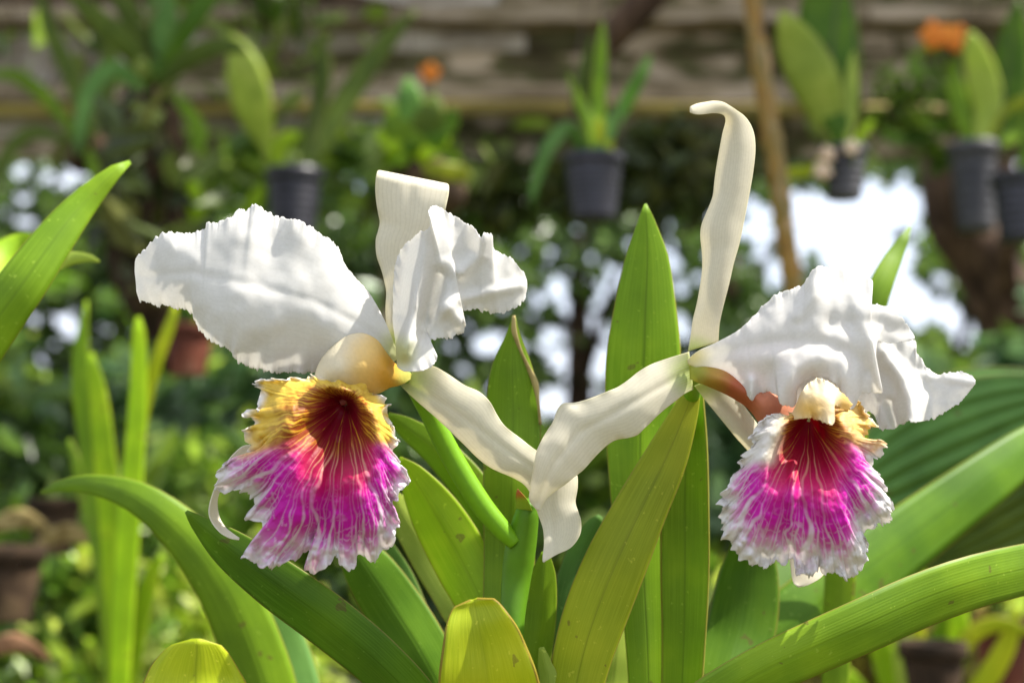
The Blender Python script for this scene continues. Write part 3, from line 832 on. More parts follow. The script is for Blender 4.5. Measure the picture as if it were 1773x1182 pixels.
# brown root clump with straggling leaves, at left
rc = thing('hanging_root_clump', loc(255, 600, 1.8), 'shaggy brown mass of roots hanging behind the left bloom with dull leaves on top', 'hanging plant')
prof = [(268, 110, 12), (262, 150, 38), (258, 220, 58), (250, 300, 72), (245, 370, 66), (250, 450, 62), (262, 530, 44), (270, 590, 20)]
px_tube('root_mass', rc, [(x, y, 1.8, w) for x, y, w in prof], M['root'], 22, 60)
rr = random.Random(8)
for i in range(46):
    x = 258 + rr.uniform(-60, 60); y = rr.uniform(180, 480); l = rr.uniform(40, 160)
    px_tube('root', rc, [(x, y, 1.72 + rr.uniform(-.05, .05), 3), (x + rr.uniform(-25, 25), y + l * .5, 1.70, 2.6), (x + rr.uniform(-40, 40), y + l, 1.74, 1)], M['root'], 5, 8)
for sp, mt in [([(262, 150, 1.76, 8), (230, 90, 1.74, 20), (175, 40, 1.72, 20), (110, -20, 1.7, 6)], 'leaf_dull'), ([(268, 140, 1.76, 8), (285, 70, 1.75, 22), (280, 0, 1.75, 22), (265, -60, 1.75, 5)], 'leaf_teal'), ([(275, 150, 1.76, 8), (330, 100, 1.74, 18), (390, 80, 1.72, 15), (430, 90, 1.72, 3)], 'leaf_dull'),
               ([(250, 160, 1.76, 8), (200, 120, 1.74, 16), (160, 150, 1.72, 16), (140, 220, 1.7, 12), (135, 270, 1.7, 3)], 'leaf_teal'), ([(262, 150, 1.78, 8), (245, 60, 1.77, 18), (205, -10, 1.76, 18), (180, -60, 1.76, 4)], 'leaf_dull'), ([(300, 280, 1.7, 6), (330, 330, 1.68, 16), (350, 390, 1.68, 14), (352, 430, 1.68, 3)], 'leaf_bright'), ([(270, 140, 1.76, 8), (330, 40, 1.74, 18), (375, -30, 1.74, 18), (400, -90, 1.74, 5)], 'leaf_deep'),
               ([(300, 160, 1.7, 8), (345, 230, 1.68, 14), (320, 300, 1.68, 12), (300, 350, 1.68, 3)], 'leaf')]:
    leaf('leaf', rc, sp, M[mt], .3, .2, 22, 7, .0006)
px_tube('hanger_wire', rc, [(268, 110, 1.8, 1.2), (268, -300, 1.8, 1.2)], M['wire'], 5, 6)
# second broad-leaved plant at upper left
ul = thing('strap_leaf_plant', loc(120, 260, 2.3), 'dark strap leaves hanging before the pale boards at the upper left corner', 'hanging plant')
for sp, mt in [([(150, 250, 2.3, 8), (130, 150, 2.3, 20), (90, 60, 2.3, 20), (60, -40, 2.3, 5)], 'leaf_dull'), ([(140, 250, 2.3, 8), (80, 170, 2.3, 18), (20, 130, 2.3, 16), (-40, 140, 2.3, 4)], 'leaf'), ([(150, 250, 2.3, 8), (180, 170, 2.3, 22), (190, 80, 2.3, 18), (170, 10, 2.3, 4)], 'leaf_dull'), ([(130, 250, 2.3, 8), (60, 230, 2.3, 18), (10, 270, 2.3, 16), (-10, 340, 2.3, 4)], 'leaf_dull'), ([(150, 250, 2.3, 8), (165, 310, 2.28, 16), (150, 380, 2.28, 14), (140, 430, 2.28, 3)], 'leaf')]:
    leaf('leaf', ul, [(a, b, c, d * .72) for a, b, c, d in sp], M[mt], .3, .2, 22, 7, .0006)
link('root_block', tube_mesh([loc(110, 240, 2.34), loc(150, 262, 2.34), loc(190, 270, 2.34)], [.03, .05, .03], 9, 16), ul, M['root'])
px_tube('hanger_wire', ul, [(150, 250, 2.34, 1.1), (150, -300, 2.34, 1.1)], M['wire'], 5, 6)

# ------------------------------------------------------------------ standing pots
def clay_pot(px, py0, py1, hw, Y, label, mat='terracotta', group='clay pots among the plants', extra=None):
    k = px_size(Y); foot = loc(px, py1, Y)
    t = thing('clay_pot', foot, label, 'pot', group)
    r_, h = hw * k, (py1 - py0) * k
    for nm, pr, m in (('body', [(0.001, 0), (r_ * .66, 0), (r_ * .68, h * .03), (r_ * .93, h * .76), (r_ * .90, h * .8)], mat), ('rim', [(r_ * .93, h * .76), (r_ * 1.04, h * .77), (r_ * 1.06, h * .98), (r_ * 1.02, h), (r_ * .93, h * .99), (r_ * .88, h * .8)], mat), ('soil', [(0.001, h * .9), (r_ * .92, h * .88)], 'soil')):
        o = link(nm, lathe_mesh(pr, 26), None, M[m]); o.location = foot; o.parent = t; o.matrix_parent_inverse = t.matrix_basis.inverted()
    return t
clay_pot(325, 562, 650, 44, 1.6, 'dark red clay pot just under the edge of the large flat petal')
clay_pot(92, 862, 960, 46, 1.3, 'dark brown pot at the lower left beside the tip of the arching leaf', 'root')
clay_pot(10, 945, 1075, 62, 1.0, 'dull brown pot cut by the lower left edge', 'root')
clay_pot(1618, 1112, 1230, 56, .75, 'dark brown pot under the long arching leaf at the lower right', 'root')
clay_pot(1740, 1070, 1210, 50, 1.1, 'clay pot in the lower right corner behind yellowish leaves')

# ------------------------------------------------------------------ plants standing between
def stand_plant(name, px, Y, spines, label, cat='plant', group=None, mats=None, base=1250):
    g = loc(px, base, Y)
    t = thing(name, Vector((g.x, g.y, max(0, g.z))), label, cat, group)
    for i, (sp, mt) in enumerate(spines):
        leaf('leaf', t, [(a, b, Y + c, d) for a, b, c, d in sp], M[mt], .3, random.Random(i * 7 + px).uniform(-.3, .3), nv=30, nu=9, seed=i, thickness=.0008, wavy=.05)
    return t
stand_plant('strap_leaf_plant', 205, .62, [
    ([(240, 548, 0, 3.0), (241, 580, 0, 11.1), (240, 680, 0, 15.5), (232, 800, 0, 17.8), (222, 920, 0, 20.7), (212, 1080, 0, 19.2), (206, 1300, 0, 13.3)], 'leaf_bright'),
    ([(306, 520, .01, 2.2), (296, 560, .01, 9.6), (270, 630, .01, 11.1), (246, 720, .01, 11.8), (228, 860, .01, 13.3), (212, 1080, .01, 13.3), (208, 1300, 0, 10.4)], 'leaf_yellow'),
    ([(158, 610, .02, 3.0), (170, 680, .02, 14.8), (180, 780, .02, 19.2), (192, 900, .02, 20.7), (200, 1080, .02, 17.8), (206, 1300, .02, 11.8)], 'leaf_bright'),
    ([(150, 520, .05, 2.2), (140, 640, .05, 16.3), (160, 800, .05, 19.2), (190, 1000, .04, 17.8), (204, 1300, .02, 11.8)], 'leaf'),
    ([(280, 960, .02, 3.7), (262, 1000, .02, 13.3), (246, 1060, .02, 14.8), (225, 1180, .02, 13.3), (210, 1300, .02, 8.9)], 'leaf_bright'),
    ([(120, 760, .08, 3.0), (150, 860, .07, 13.3), (180, 1000, .05, 14.8), (204, 1300, .02, 10.4)], 'leaf')],
    'tall fresh green strap leaves glowing yellowish at their base, left of the left bloom')
stand_plant('strap_leaf_plant', 420, .14, [
    ([(72, 852, .03, 3), (100, 842, .02, 9), (160, 838, .01, 17), (240, 862, 0, 28), (320, 925, 0, 40), (385, 1010, 0, 48), (432, 1110, 0, 54), (470, 1230, 0, 52), (500, 1420, 0, 36)], 'leaf'),
    ([(432, 1000, .04, 10), (455, 1050, .04, 36), (490, 1130, .04, 46), (520, 1240, .03, 44), (540, 1420, .01, 30)], 'leaf_teal')],
    'arching green leaf with a long drawn tip at the lower left', base=1420)
stand_plant('round_tip_leaf', 340, -.035, [
    ([(341, 1105, 0, 8), (341, 1109, 0, 28), (341, 1118, 0, 46), (340, 1138, 0, 64), (338, 1170, 0, 84), (338, 1210, 0, 96), (340, 1290, .01, 90), (350, 1420, .02, 50)], 'leaf_yellow')],
    'yellow green rounded leaf tip rising from the lower edge, left of centre', base=1420)
stand_plant('strap_leaf_plant', -80, .075, [
    ([(225, 281, .03, 3), (200, 297, .025, 12), (150, 346, .02, 24), (100, 406, .01, 34), (40, 490, 0, 42), (-30, 590, 0, 45), (-120, 740, 0, 44), (-200, 1000, 0, 34)], 'leaf'),
    ([(172, 453, .09, 2), (150, 446, .09, 7), (110, 450, .09, 13), (60, 470, .08, 17), (-20, 520, .06, 20), (-140, 700, .03, 18)], 'leaf_pale'),
    ([(70, 408, .2, 3), (30, 425, .2, 20), (-20, 470, .18, 26), (-120, 640, .1, 24)], 'leaf_bright')],
    'broad bright blade slanting up from the left edge with small pale tips behind it', base=1100)
stand_plant('strap_leaf_plant', 1260, .03, [
    ([(1990, 950, .05, 28), (1880, 962, .03, 38), (1773, 985, 0, 44), (1680, 1008, -.02, 46), (1590, 1040, -.03, 47), (1500, 1080, -.04, 47), (1400, 1124, -.045, 46), (1310, 1166, -.05, 44), (1220, 1220, -.05, 42), (1120, 1300, -.045, 38), (1040, 1420, -.03, 30)], 'leaf')],
    'long bright leaf arching across the lower right corner in front of everything', base=1420)
stand_plant('strap_leaf_plant', 1230, .16, [
    ([(1830, 742, .10, 28), (1773, 782, .08, 40), (1700, 836, .06, 48), (1600, 910, .04, 56), (1500, 985, .02, 62), (1400, 1060, 0, 64), (1310, 1130, -.01, 60), (1230, 1210, -.02, 52), (1140, 1330, -.02, 40)], 'leaf_deep'),
    ([(1430, 920, .10, 8), (1400, 960, .08, 40), (1360, 1040, .06, 56), (1310, 1130, .04, 56), (1240, 1240, .02, 46), (1180, 1380, .02, 32)], 'leaf_deep')],
    'long mid green leaf sloping up to the right edge behind a bloom', base=1400)
broad_leaves = [
    ([(1430, 900, 0, 10), (1500, 850, 0, 70), (1590, 800, 0, 100), (1690, 755, 0, 100), (1790, 715, 0, 70), (1880, 690, 0, 8)], 'leaf_teal'),
    ([(1600, 980, .05, 10), (1680, 920, .05, 60), (1760, 870, .05, 80), (1860, 820, .05, 60), (1940, 790, .05, 8)], 'leaf_dull'),
    ([(1500, 760, .10, 6), (1580, 720, .1, 44), (1680, 690, .1, 52), (1800, 670, .1, 30), (1860, 665, .1, 4)], 'leaf_teal')]
bt = thing('broad_leaf_plant', loc(1700, 1500, .34), 'very broad ribbed blue green leaf blurred behind the right bloom', 'plant')
for i, (sp, mt) in enumerate(broad_leaves):
    leaf('leaf', bt, [(a, b, .34 + c, d) for a, b, c, d in sp], M[mt], .25, -.25, nv=50, nu=81, seed=i, thickness=.0008, wavy=.05, ribs=.07)
stand_plant('slender_leaf', 1490, .16, [
    ([(1576, 392, .02, 2), (1566, 412, .02, 8), (1545, 450, .01, 16), (1520, 505, 0, 22), (1500, 570, 0, 26), (1480, 700, 0, 28), (1460, 900, 0, 28), (1440, 1300, 0, 22)], 'leaf')],
    'single slender leaf tip standing against the bright sky above the right bloom', base=1300)
stand_plant('grassy_plant', 1560, .9, [
    ([(1560, 1300, 0, 12), (1540, 1180, 0, 20), (1510, 1080, 0, 18), (1460, 1010, 0, 4)], 'leaf_bright'), ([(1570, 1300, 0, 12), (1590, 1160, 0, 18), (1570, 1060, 0, 18), (1530, 990, 0, 4)], 'leaf_yellow'),
    ([(1590, 1300, 0, 12), (1640, 1180, 0, 18), (1660, 1080, 0, 18), (1640, 1010, 0, 4)], 'leaf_bright'), ([(1600, 1300, 0, 12), (1690, 1200, 0, 20), (1740, 1120, 0, 18), (1760, 1050, 0, 4)], 'leaf_yellow'),
    ([(1560, 1300, 0, 12), (1490, 1200, 0, 18), (1430, 1150, 0, 16), (1390, 1130, 0, 4)], 'leaf_bright'), ([(1580, 1300, 0, 12), (1620, 1120, .02, 18), (1700, 1000, .02, 20), (1730, 930, .02, 4)], 'leaf'),
    ([(1580, 1300, 0, 10), (1560, 1120, -.02, 14), (1600, 1020, -.02, 14), (1690, 1010, -.02, 3)], 'leaf_pale'), ([(1590, 1300, 0, 10), (1660, 1130, -.02, 14), (1720, 1080, -.02, 14), (1800, 1100, -.02, 3)], 'leaf_yellow')],
    'tuft of yellow green grassy leaves blurred under the long leaf at the lower right', base=1350)
stand_plant('light_leaf_plant', 1660, .7, [
    ([(1570, 960, 0, 5), (1620, 925, 0, 34), (1680, 915, 0, 34), (1740, 930, 0, 6)], 'leaf_pale'), ([(1590, 890, 0, 4), (1650, 870, 0, 20), (1720, 900, 0, 26), (1780, 960, 0, 6)], 'leaf'),
    ([(1530, 1010, 0, 4), (1580, 985, 0, 24), (1650, 990, 0, 24), (1720, 1030, 0, 4)], 'leaf_bright')],
    'light green oval leaves between the two long leaves at the lower right', base=1300)
# dead curled leaves by the clay pot
for i, (x, y, Y, lb) in enumerate(((30, 905, 1.1, 'straw coloured dry leaf at the left edge next to the dark brown pot'), (115, 930, 1.15, 'small straw coloured dry leaf lying against the dark brown pot'), (20, 1120, .9, 'orange brown dry leaf in the lower left corner'))):
    o = leaf('dry_leaf', None, [(x - 60, y + 24, Y, 2), (x - 30, y + 2, Y - .02, 13), (x + 5, y - 8, Y - .02, 17), (x + 40, y + 4, Y, 10), (x + 66, y + 22, Y + .01, 2)], M['straw' if i < 2 else 'dead'], .35, .5, 26, 7, .0008, .35, i)
    tag(o, lb, 'dry leaf')

# ------------------------------------------------------------------ shrubs: leaves on stems rising from the ground
def shrub(px, py, Y, rx, ry, n, size, pal, seed, label, cat='shrub', group='shrubs filling the space between the pots'):
    g = loc(px, py, Y); g.z = 0
    t = thing('shrub', g, label, cat, group)
    r = np.random.default_rng(seed)
    c = r.normal(size=(10, 2)) * .5
    k = r.integers(0, 10, n)
    x = px + rx * (c[k, 0] + r.normal(size=n) * .42); y = py + ry * (c[k, 1] + r.normal(size=n) * .42)
    dp = rx * px_size(Y) * .6
    P = locs(np.stack((x, y, Y + r.normal(size=n) * dp * .5), -1)[~in_gaps(x, y, 1.0, size / px_size(Y) * .5)])
    P = P[P[:, 2] > .02]
    leaf_cloud('foliage', P, size, pal, t, seed)
    for i in range(5):
        e = loc(px + rx * c[i, 0], py + ry * c[i, 1] * .8, Y)
        link('stem', tube_mesh([g + Vector((i * .01 - .02, 0, 0)), g.lerp(e, .5) + Vector((0, .02, 0)), e], [.008, .006, .003], 6, 8), t, M['bark'])
    return t
SH = [
    (60, 760, 2.6, 220, 140, 900, .085, MID, 'leafy shrub at the left edge beside the tall fresh strap leaves'),
    (330, 760, 2.4, 180, 140, 900, .075, TEAL, 'bluish green shrub directly left of the netted lip'),
    (110, 640, 3.4, 180, 110, 700, .10, FRESH, 'sunlit yellowish shrub behind the left edge blade'),
    (420, 940, 2.0, 200, 150, 800, .07, MID, 'shrub behind the arching leaf below the netted lip'),
    (60, 1060, 1.7, 220, 160, 900, .055, MID, 'low shrub in the lower left corner behind the dry leaves'),
    (300, 1100, 1.5, 200, 130, 800, .05, FRESH, 'fresh low shrub under the arching leaf at lower left'),
    (650, 800, 2.8, 200, 140, 800, .085, DARK, 'dark shrub behind the crossing of leaves under the left bloom'),
    (720, 1040, 1.8, 180, 150, 800, .06, DARK, 'dark low shrub between the deep green leaves below the left lip'),
    (1000, 900, 2.4, 150, 130, 700, .075, MID, 'shrub behind the flower stalk in the middle'),
    (1260, 850, 2.4, 160, 140, 800, .075, TEAL, 'bluish shrub between the upright leaf and the right lip'),
    (1330, 1080, 1.6, 160, 120, 700, .05, FRESH, 'fresh shrub low behind the long sloping leaf'),
    (1560, 700, 3.4, 220, 90, 800, .10, MID, 'shrub behind the far petal of the right bloom'),
    (1740, 640, 3.2, 160, 100, 700, .10, TEAL, 'bluish green shrub under the leaning trunk at right'),
    (1700, 980, 1.6, 200, 140, 800, .06, FRESH, 'yellowish fresh shrub at the right edge behind oval leaves'),
    (1520, 1150, 1.4, 220, 90, 800, .05, OLIVE, 'olive low growth behind the grassy tuft at lower right'),
    (180, 900, 2.2, 200, 120, 800, .07, DARK, 'dark shrub behind the base of the tall strap leaves'),
    (820, 700, 3.6, 150, 110, 600, .11, MID, 'mid green shrub behind the dull torn leaf'),
    (2050, 900, 2.6, 260, 160, 900, .08, MID, 'shrub outside the right edge beyond the long arching leaf'),
    (-280, 900, 2.6, 260, 160, 900, .08, MID, 'shrub outside the left edge beyond the bright blade'),
    (500, 600, 3.8, 200, 110, 700, .11, TEAL, 'bluish foliage right behind the lower edge of the flat petal'),
]
for i, (x, y, Y, rx, ry, n, sz, pal, lb) in enumerate(SH):
    shrub(x, y, Y, rx, ry, n, sz, pal, 200 + i, lb)
# a few creepers hanging over the wall
for i, (x, y, Y, rx, ry, n, lb) in enumerate(((255, 350, 1.66, 100, 200, 70, 'thin creeper climbing over the hanging brown root mass'), (120, 90, 2.75, 240, 110, 30, 'loose creeper over the pale boards at the upper left'), (470, 60, 2.8, 140, 90, 60, 'sparse creeper over the boards above the broad pale leaf'), (880, 330, 2.8, 240, 60, 420, 'olive creeper trailing under the board wall between the pots'), (1180, 300, 2.7, 140, 80, 380, 'olive creeper trailing left of the bamboo pole'), (1600, 200, 2.7, 180, 80, 130, 'thin creeper before the wall at the upper right'), (560, 300, 2.7, 260, 70, 420, 'creeper hanging under the wall beside the dusky black pot'))):
    t = thing('creeper', loc(x, y, Y), lb, 'creeper', 'creepers on the board wall')
    r = np.random.default_rng(400 + i)
    xx = x + r.normal(size=n) * rx * .5; yy = y + r.normal(size=n) * ry * .5
    P = locs(np.stack((xx, yy, Y + r.normal(size=n) * .06), -1)[~in_gaps(xx, yy, 1.0, 8)])
    leaf_cloud('foliage', P, .075, [(0.07, 0.10, 0.02), (0.12, 0.13, 0.03), (0.05, 0.07, 0.015)] if i in (0, 3, 4) else MID, t, 410 + i)
    for j in range(4):
        a = x + (j - 1.5) * rx * .3
        px_tube('vine', t, [(a, y - ry, Y, 2), (a + 20, y, Y, 2), (a - 15, y + ry * .8, Y, 1.2)], M['bark'], 5, 10)

# ------------------------------------------------------------------ the orchid in focus
plant = thing('orchid_plant', loc(890, 1480, 0.03), 'flowering orchid with two white blooms with magenta lips and a fan of strap leaves', 'orchid')

def green_stalk(t):
    t = np.asarray(t)
    return mixc((0.055, 0.16, 0.006), (0.10, 0.23, 0.006), 0.5 + 0.5 * np.sin(t * 5))

def pedicel_col(t):
    return mixc((0.34, 0.42, 0.08), (0.16, 0.36, 0.006), sstep(0.02, 0.25, t))

# each flower: its stalk and ovary is the part itself; petals, sepals, lip and column are sub-parts
fl1 = px_tube('flower', plant, [(690, 648, .010, 13), (712, 664, .012, 14), (742, 712, .016, 17), (782, 790, .018, 19), (830, 868, .018, 19), (868, 915, .018, 17), (892, 940, .018, 13)], M['stem'], 16, 48, pedicel_col)
fl1['label'] = 'bloom with a wide flat white petal and a netted yellow and magenta lip'
fl2 = px_tube('flower', plant, [(1190, 640, .012, 14), (1200, 662, .022, 14), (1185, 740, .042, 16), (1130, 880, .062, 20), (1070, 1020, .06, 22), (1000, 1160, .05, 22), (905, 1290, .03, 22)], M['stem'], 16, 48, pedicel_col)
fl2['label'] = 'bloom with a hooked tall sepal and a magenta lip under drooping white petals'

def sepal_col(base_px, r0, r1, green=(0.52, 0.60, 0.20)):
    def f(px, py, u, v):
        d = np.hypot(px - base_px[0], py - base_px[1])
        c = mixc(green, CREAM, sstep(r0, r1, d))
        return mixc(c, (0.80, 0.74, 0.46), np.clip(np.abs(2 * u - 1) ** 14, 0, 1) * 0.5)
    return f

def petal_col(base_px, r0, r1, green=(0.62, 0.64, 0.34)):
    def f(px, py, u, v):
        d = np.hypot(px - base_px[0], py - base_px[1])
        return mixc(green, WHITE, sstep(r0, r1, d))
    return f

# --- left bloom
Y0 = 0.0
A = [(684, 600, .008), (668, 560, .006), (642, 512, .004), (616, 482, .002), (598, 458, 0), (585, 432, 0), (565, 410, 0), (533, 391, 0), (512, 381, 0), (480, 376, .001), (464, 366, .001), (452, 360, .001), (441, 354, .001), (430, 362, .002), (415, 364, .002), (395, 379, .003), (372, 384, .003), (360, 386, .004), (352, 398, .004), (321, 404, .005), (305, 404, .006), (293, 401, .006), (273, 411, .008), (256, 426, .009), (240, 440, .011), (234, 462, .013), (236, 488, .013)]
B = [(690, 618, .008), (668, 640, .008), (640, 648, .007), (600, 650, .006), (560, 646, .005), (527, 644, .004), (490, 644, .003), (464, 644, .002), (439, 637, .001), (415, 627, 0), (399, 606, -.001), (374, 595, -.001), (350, 575, 0), (336, 554, .002), (334, 543, .003), (321, 535, .004), (301, 535, .006), (285, 525, .007), (271, 531, .009), (258, 522, .010), (243, 520, .012), (237, 505, .013)]
loft('petal', fl1, A, B, M['petal'], nv=440, nu=70, bulge=-.004, ruffle=.0022, ruffle_f=4.2, frill=8, frill_f=105, wob=.0035, wob_s=75, colf=petal_col((690, 612), 5, 60), seed=3, curl=.003,
     folds=[([(690, 610), (620, 560), (540, 520), (430, 492), (330, 472), (250, 478)], 8, .0004), ([(690, 612), (600, 580), (500, 545), (420, 540)], 60, -.0035), ([(403, 604), (430, 580), (475, 560)], 20, -.0012), ([(450, 372), (480, 430)], 30, .0016)])
# dorsal sepal, its tip rolled back
A = [(679, 606, .010), (674, 580, .009), (669, 560, .008), (668, 530, .008), (669, 505, .009), (666, 488, .010), (660, 465, .011), (652, 442, .012), (651, 416, .012), (655, 400, .012), (658, 385, .012), (655, 368, .012), (652, 351, .012), (650, 323, .012), (653, 298, .013), (660, 296, .022), (668, 300, .036)]
B = [(698, 608, .010), (706, 570, .009), (716, 520, .009), (735, 455, .008), (752, 410, .007), (768, 372, .007), (774, 350, .007), (777, 335, .008), (777, 322, .010), (772, 318, .022), (764, 322, .036)]
loft('sepal', fl1, A, B, M['sepal'], nv=110, nu=34, bulge=-.0026, ruffle=.0012, ruffle_f=1.6, colf=sepal_col((690, 612), 15, 60), seed=5, wob=.001,
     folds=[([(690, 600), (705, 480), (712, 300)], 10, .0006)])
# lateral sepal running down behind the other bloom
A = [(699, 655, .009), (730, 634, .008), (751, 634, .008), (773, 646, .007), (803, 666, .006), (829, 678, .005), (848, 695, .005), (861, 719, .005), (874, 737, .005), (900, 758, .006), (928, 779, .007), (962, 796, .008), (985, 808, .008), (998, 820, .008), (1000, 843, .007), (996, 869, .006), (1002, 888, .005), (1006, 902, .005), (1004, 925, .004), (989, 947, .003), (963, 960, .001), (941, 973, 0)]
B = [(694, 668, .009), (717, 690, .008), (754, 722, .007), (792, 758, .006), (829, 794, .006), (848, 808, .006), (866, 817, .006), (888, 826, .007), (907, 838, .008), (920, 856, .008), (931, 888, .006), (940, 915, .004), (942, 940, .002), (940, 960, .001), (940, 972, 0)]
loft('sepal', fl1, A, B, M['sepal'], nv=150, nu=34, bulge=-.0026, ruffle=.001, ruffle_f=2.0, colf=sepal_col((692, 655), 10, 75), seed=8, wob=.0012,
     folds=[([(700, 660), (780, 705), (880, 780), (950, 830), (960, 960)], 6, .0004)])
# the other lateral sepal, a thin curl behind the lip
A = [(640, 680, .018), (560, 740, .022), (480, 790, .022), (432, 770, .018), (405, 785, .012), (385, 815, .006), (370, 850, .002), (362, 880, 0), (365, 900, 0), (380, 920, -.003), (398, 931, -.006), (414, 934, -.008)]
B = [(650, 700, .018), (580, 780, .022), (500, 840, .022), (445, 830, .020), (410, 830, .016), (392, 838, .012), (380, 852, .010), (376, 872, .010), (380, 895, .008), (390, 912, .003), (402, 922, -.002), (414, 930, -.007)]
loft('sepal', fl1, A, B, M['sepal'], nv=90, nu=20, bulge=.002, col=CREAM, seed=12)
# second petal, folded
A = [(690, 606, .006), (681, 560, .005), (681, 520, .004), (681, 497, .004), (683, 470, .003), (687, 449, .002), (696, 432, .001), (707, 420, 0), (718, 409, -.002), (730, 400, -.004), (742, 396, -.007), (745, 380, -.009), (742, 364, -.010), (749, 358, -.009), (757, 358, -.008), (772, 364, -.006), (785, 374, -.005), (797, 380, -.004), (812, 390, -.003), (825, 400, -.003), (832, 412, -.004), (836, 405, -.006), (845, 403, -.006), (852, 409, -.005), (854, 430, -.002), (866, 437, 0), (878, 442, .001), (890, 452, .003), (902, 466, .004), (910, 480, .006), (912, 492, .007)]
B = [(691, 616, .006), (688, 628, -.006), (690, 637, -.010), (703, 643, -.013), (728, 642, -.015), (748, 634, -.014), (757, 620, -.012), (750, 604, -.010), (743, 590, -.008), (752, 587, -.006), (776, 585, -.005), (797, 579, -.005), (806, 563, -.004), (797, 553, -.003), (796, 545, -.002), (806, 536, 0), (825, 536, .001), (845, 541, .002), (870, 541, .003), (890, 534, .004), (906, 520, .006), (912, 500, .007)]
loft('petal', fl1, A, B, M['petal'], nv=360, nu=70, bulge=-.002, ruffle=.0016, ruffle_f=4.0, frill=6, frill_f=90, wob=.003, wob_s=55, colf=petal_col((690, 612), 5, 45), seed=21,
     folds=[([(742, 360), (738, 410), (726, 480), (712, 560), (700, 610)], 15, -.006), ([(712, 415), (700, 470), (692, 540)], 16, .003), ([(734, 575), (742, 530), (765, 480)], 15, .005), ([(838, 408), (830, 440), (800, 470)], 13, -.0035), ([(700, 600), (790, 520), (900, 495)], 10, -.002), ([(800, 556), (770, 530)], 14, -.003)])

# ------------------------------------------------------------------ lips
def vein_field(th, r, seed, k0=7, levels=4, wide=1.0):
    """light branching veins fanning from the throat; th is arc position 0..1, r 0..1"""
    out = np.zeros_like(th)
    lat = 0.016 * fbm(th * 9, r * 2.4, seed + 90, 2) + 0.005 * fbm(th * 30, r * 9, seed + 91, 2)
    for lev, (k, r0, r1, w) in enumerate(((k0, -.2, .05, .10), (k0 * 2, .06, .22, .11), (k0 * 4, .20, .40, .12), (k0 * 8, .42, .62, .17))[:levels]):
        ph = (th + lat * (1 if lev < 3 else .6)) * k + (0.5 if lev else 0) + 0.16 * fbm(th * k, r * 7, seed + lev, 2)
        d = np.abs(ph - np.floor(ph) - 0.5) * 2          # 1 half way between veins
        d = np.where(lev >= 0, 1 - d, d)
        ww = wide * w * (0.6 + 0.5 * vnoise(th * k * 2, r * 9, seed + 40 + lev))
        line = 1 - sstep(ww * 0.35, ww * 1.2, np.abs(1 - d) if lev < 0 else d)
        out = np.maximum(out, line * sstep(r0, r1, r) * (1.0 - 0.14 * lev))
    if levels < 4: return out
    cr = np.abs(fbm(th * 60, r * 20, seed + 70, 2))      # cross links
    return np.maximum(out, (1 - sstep(0.01, 0.10, cr)) * sstep(0.35, 0.7, r) * 0.55)

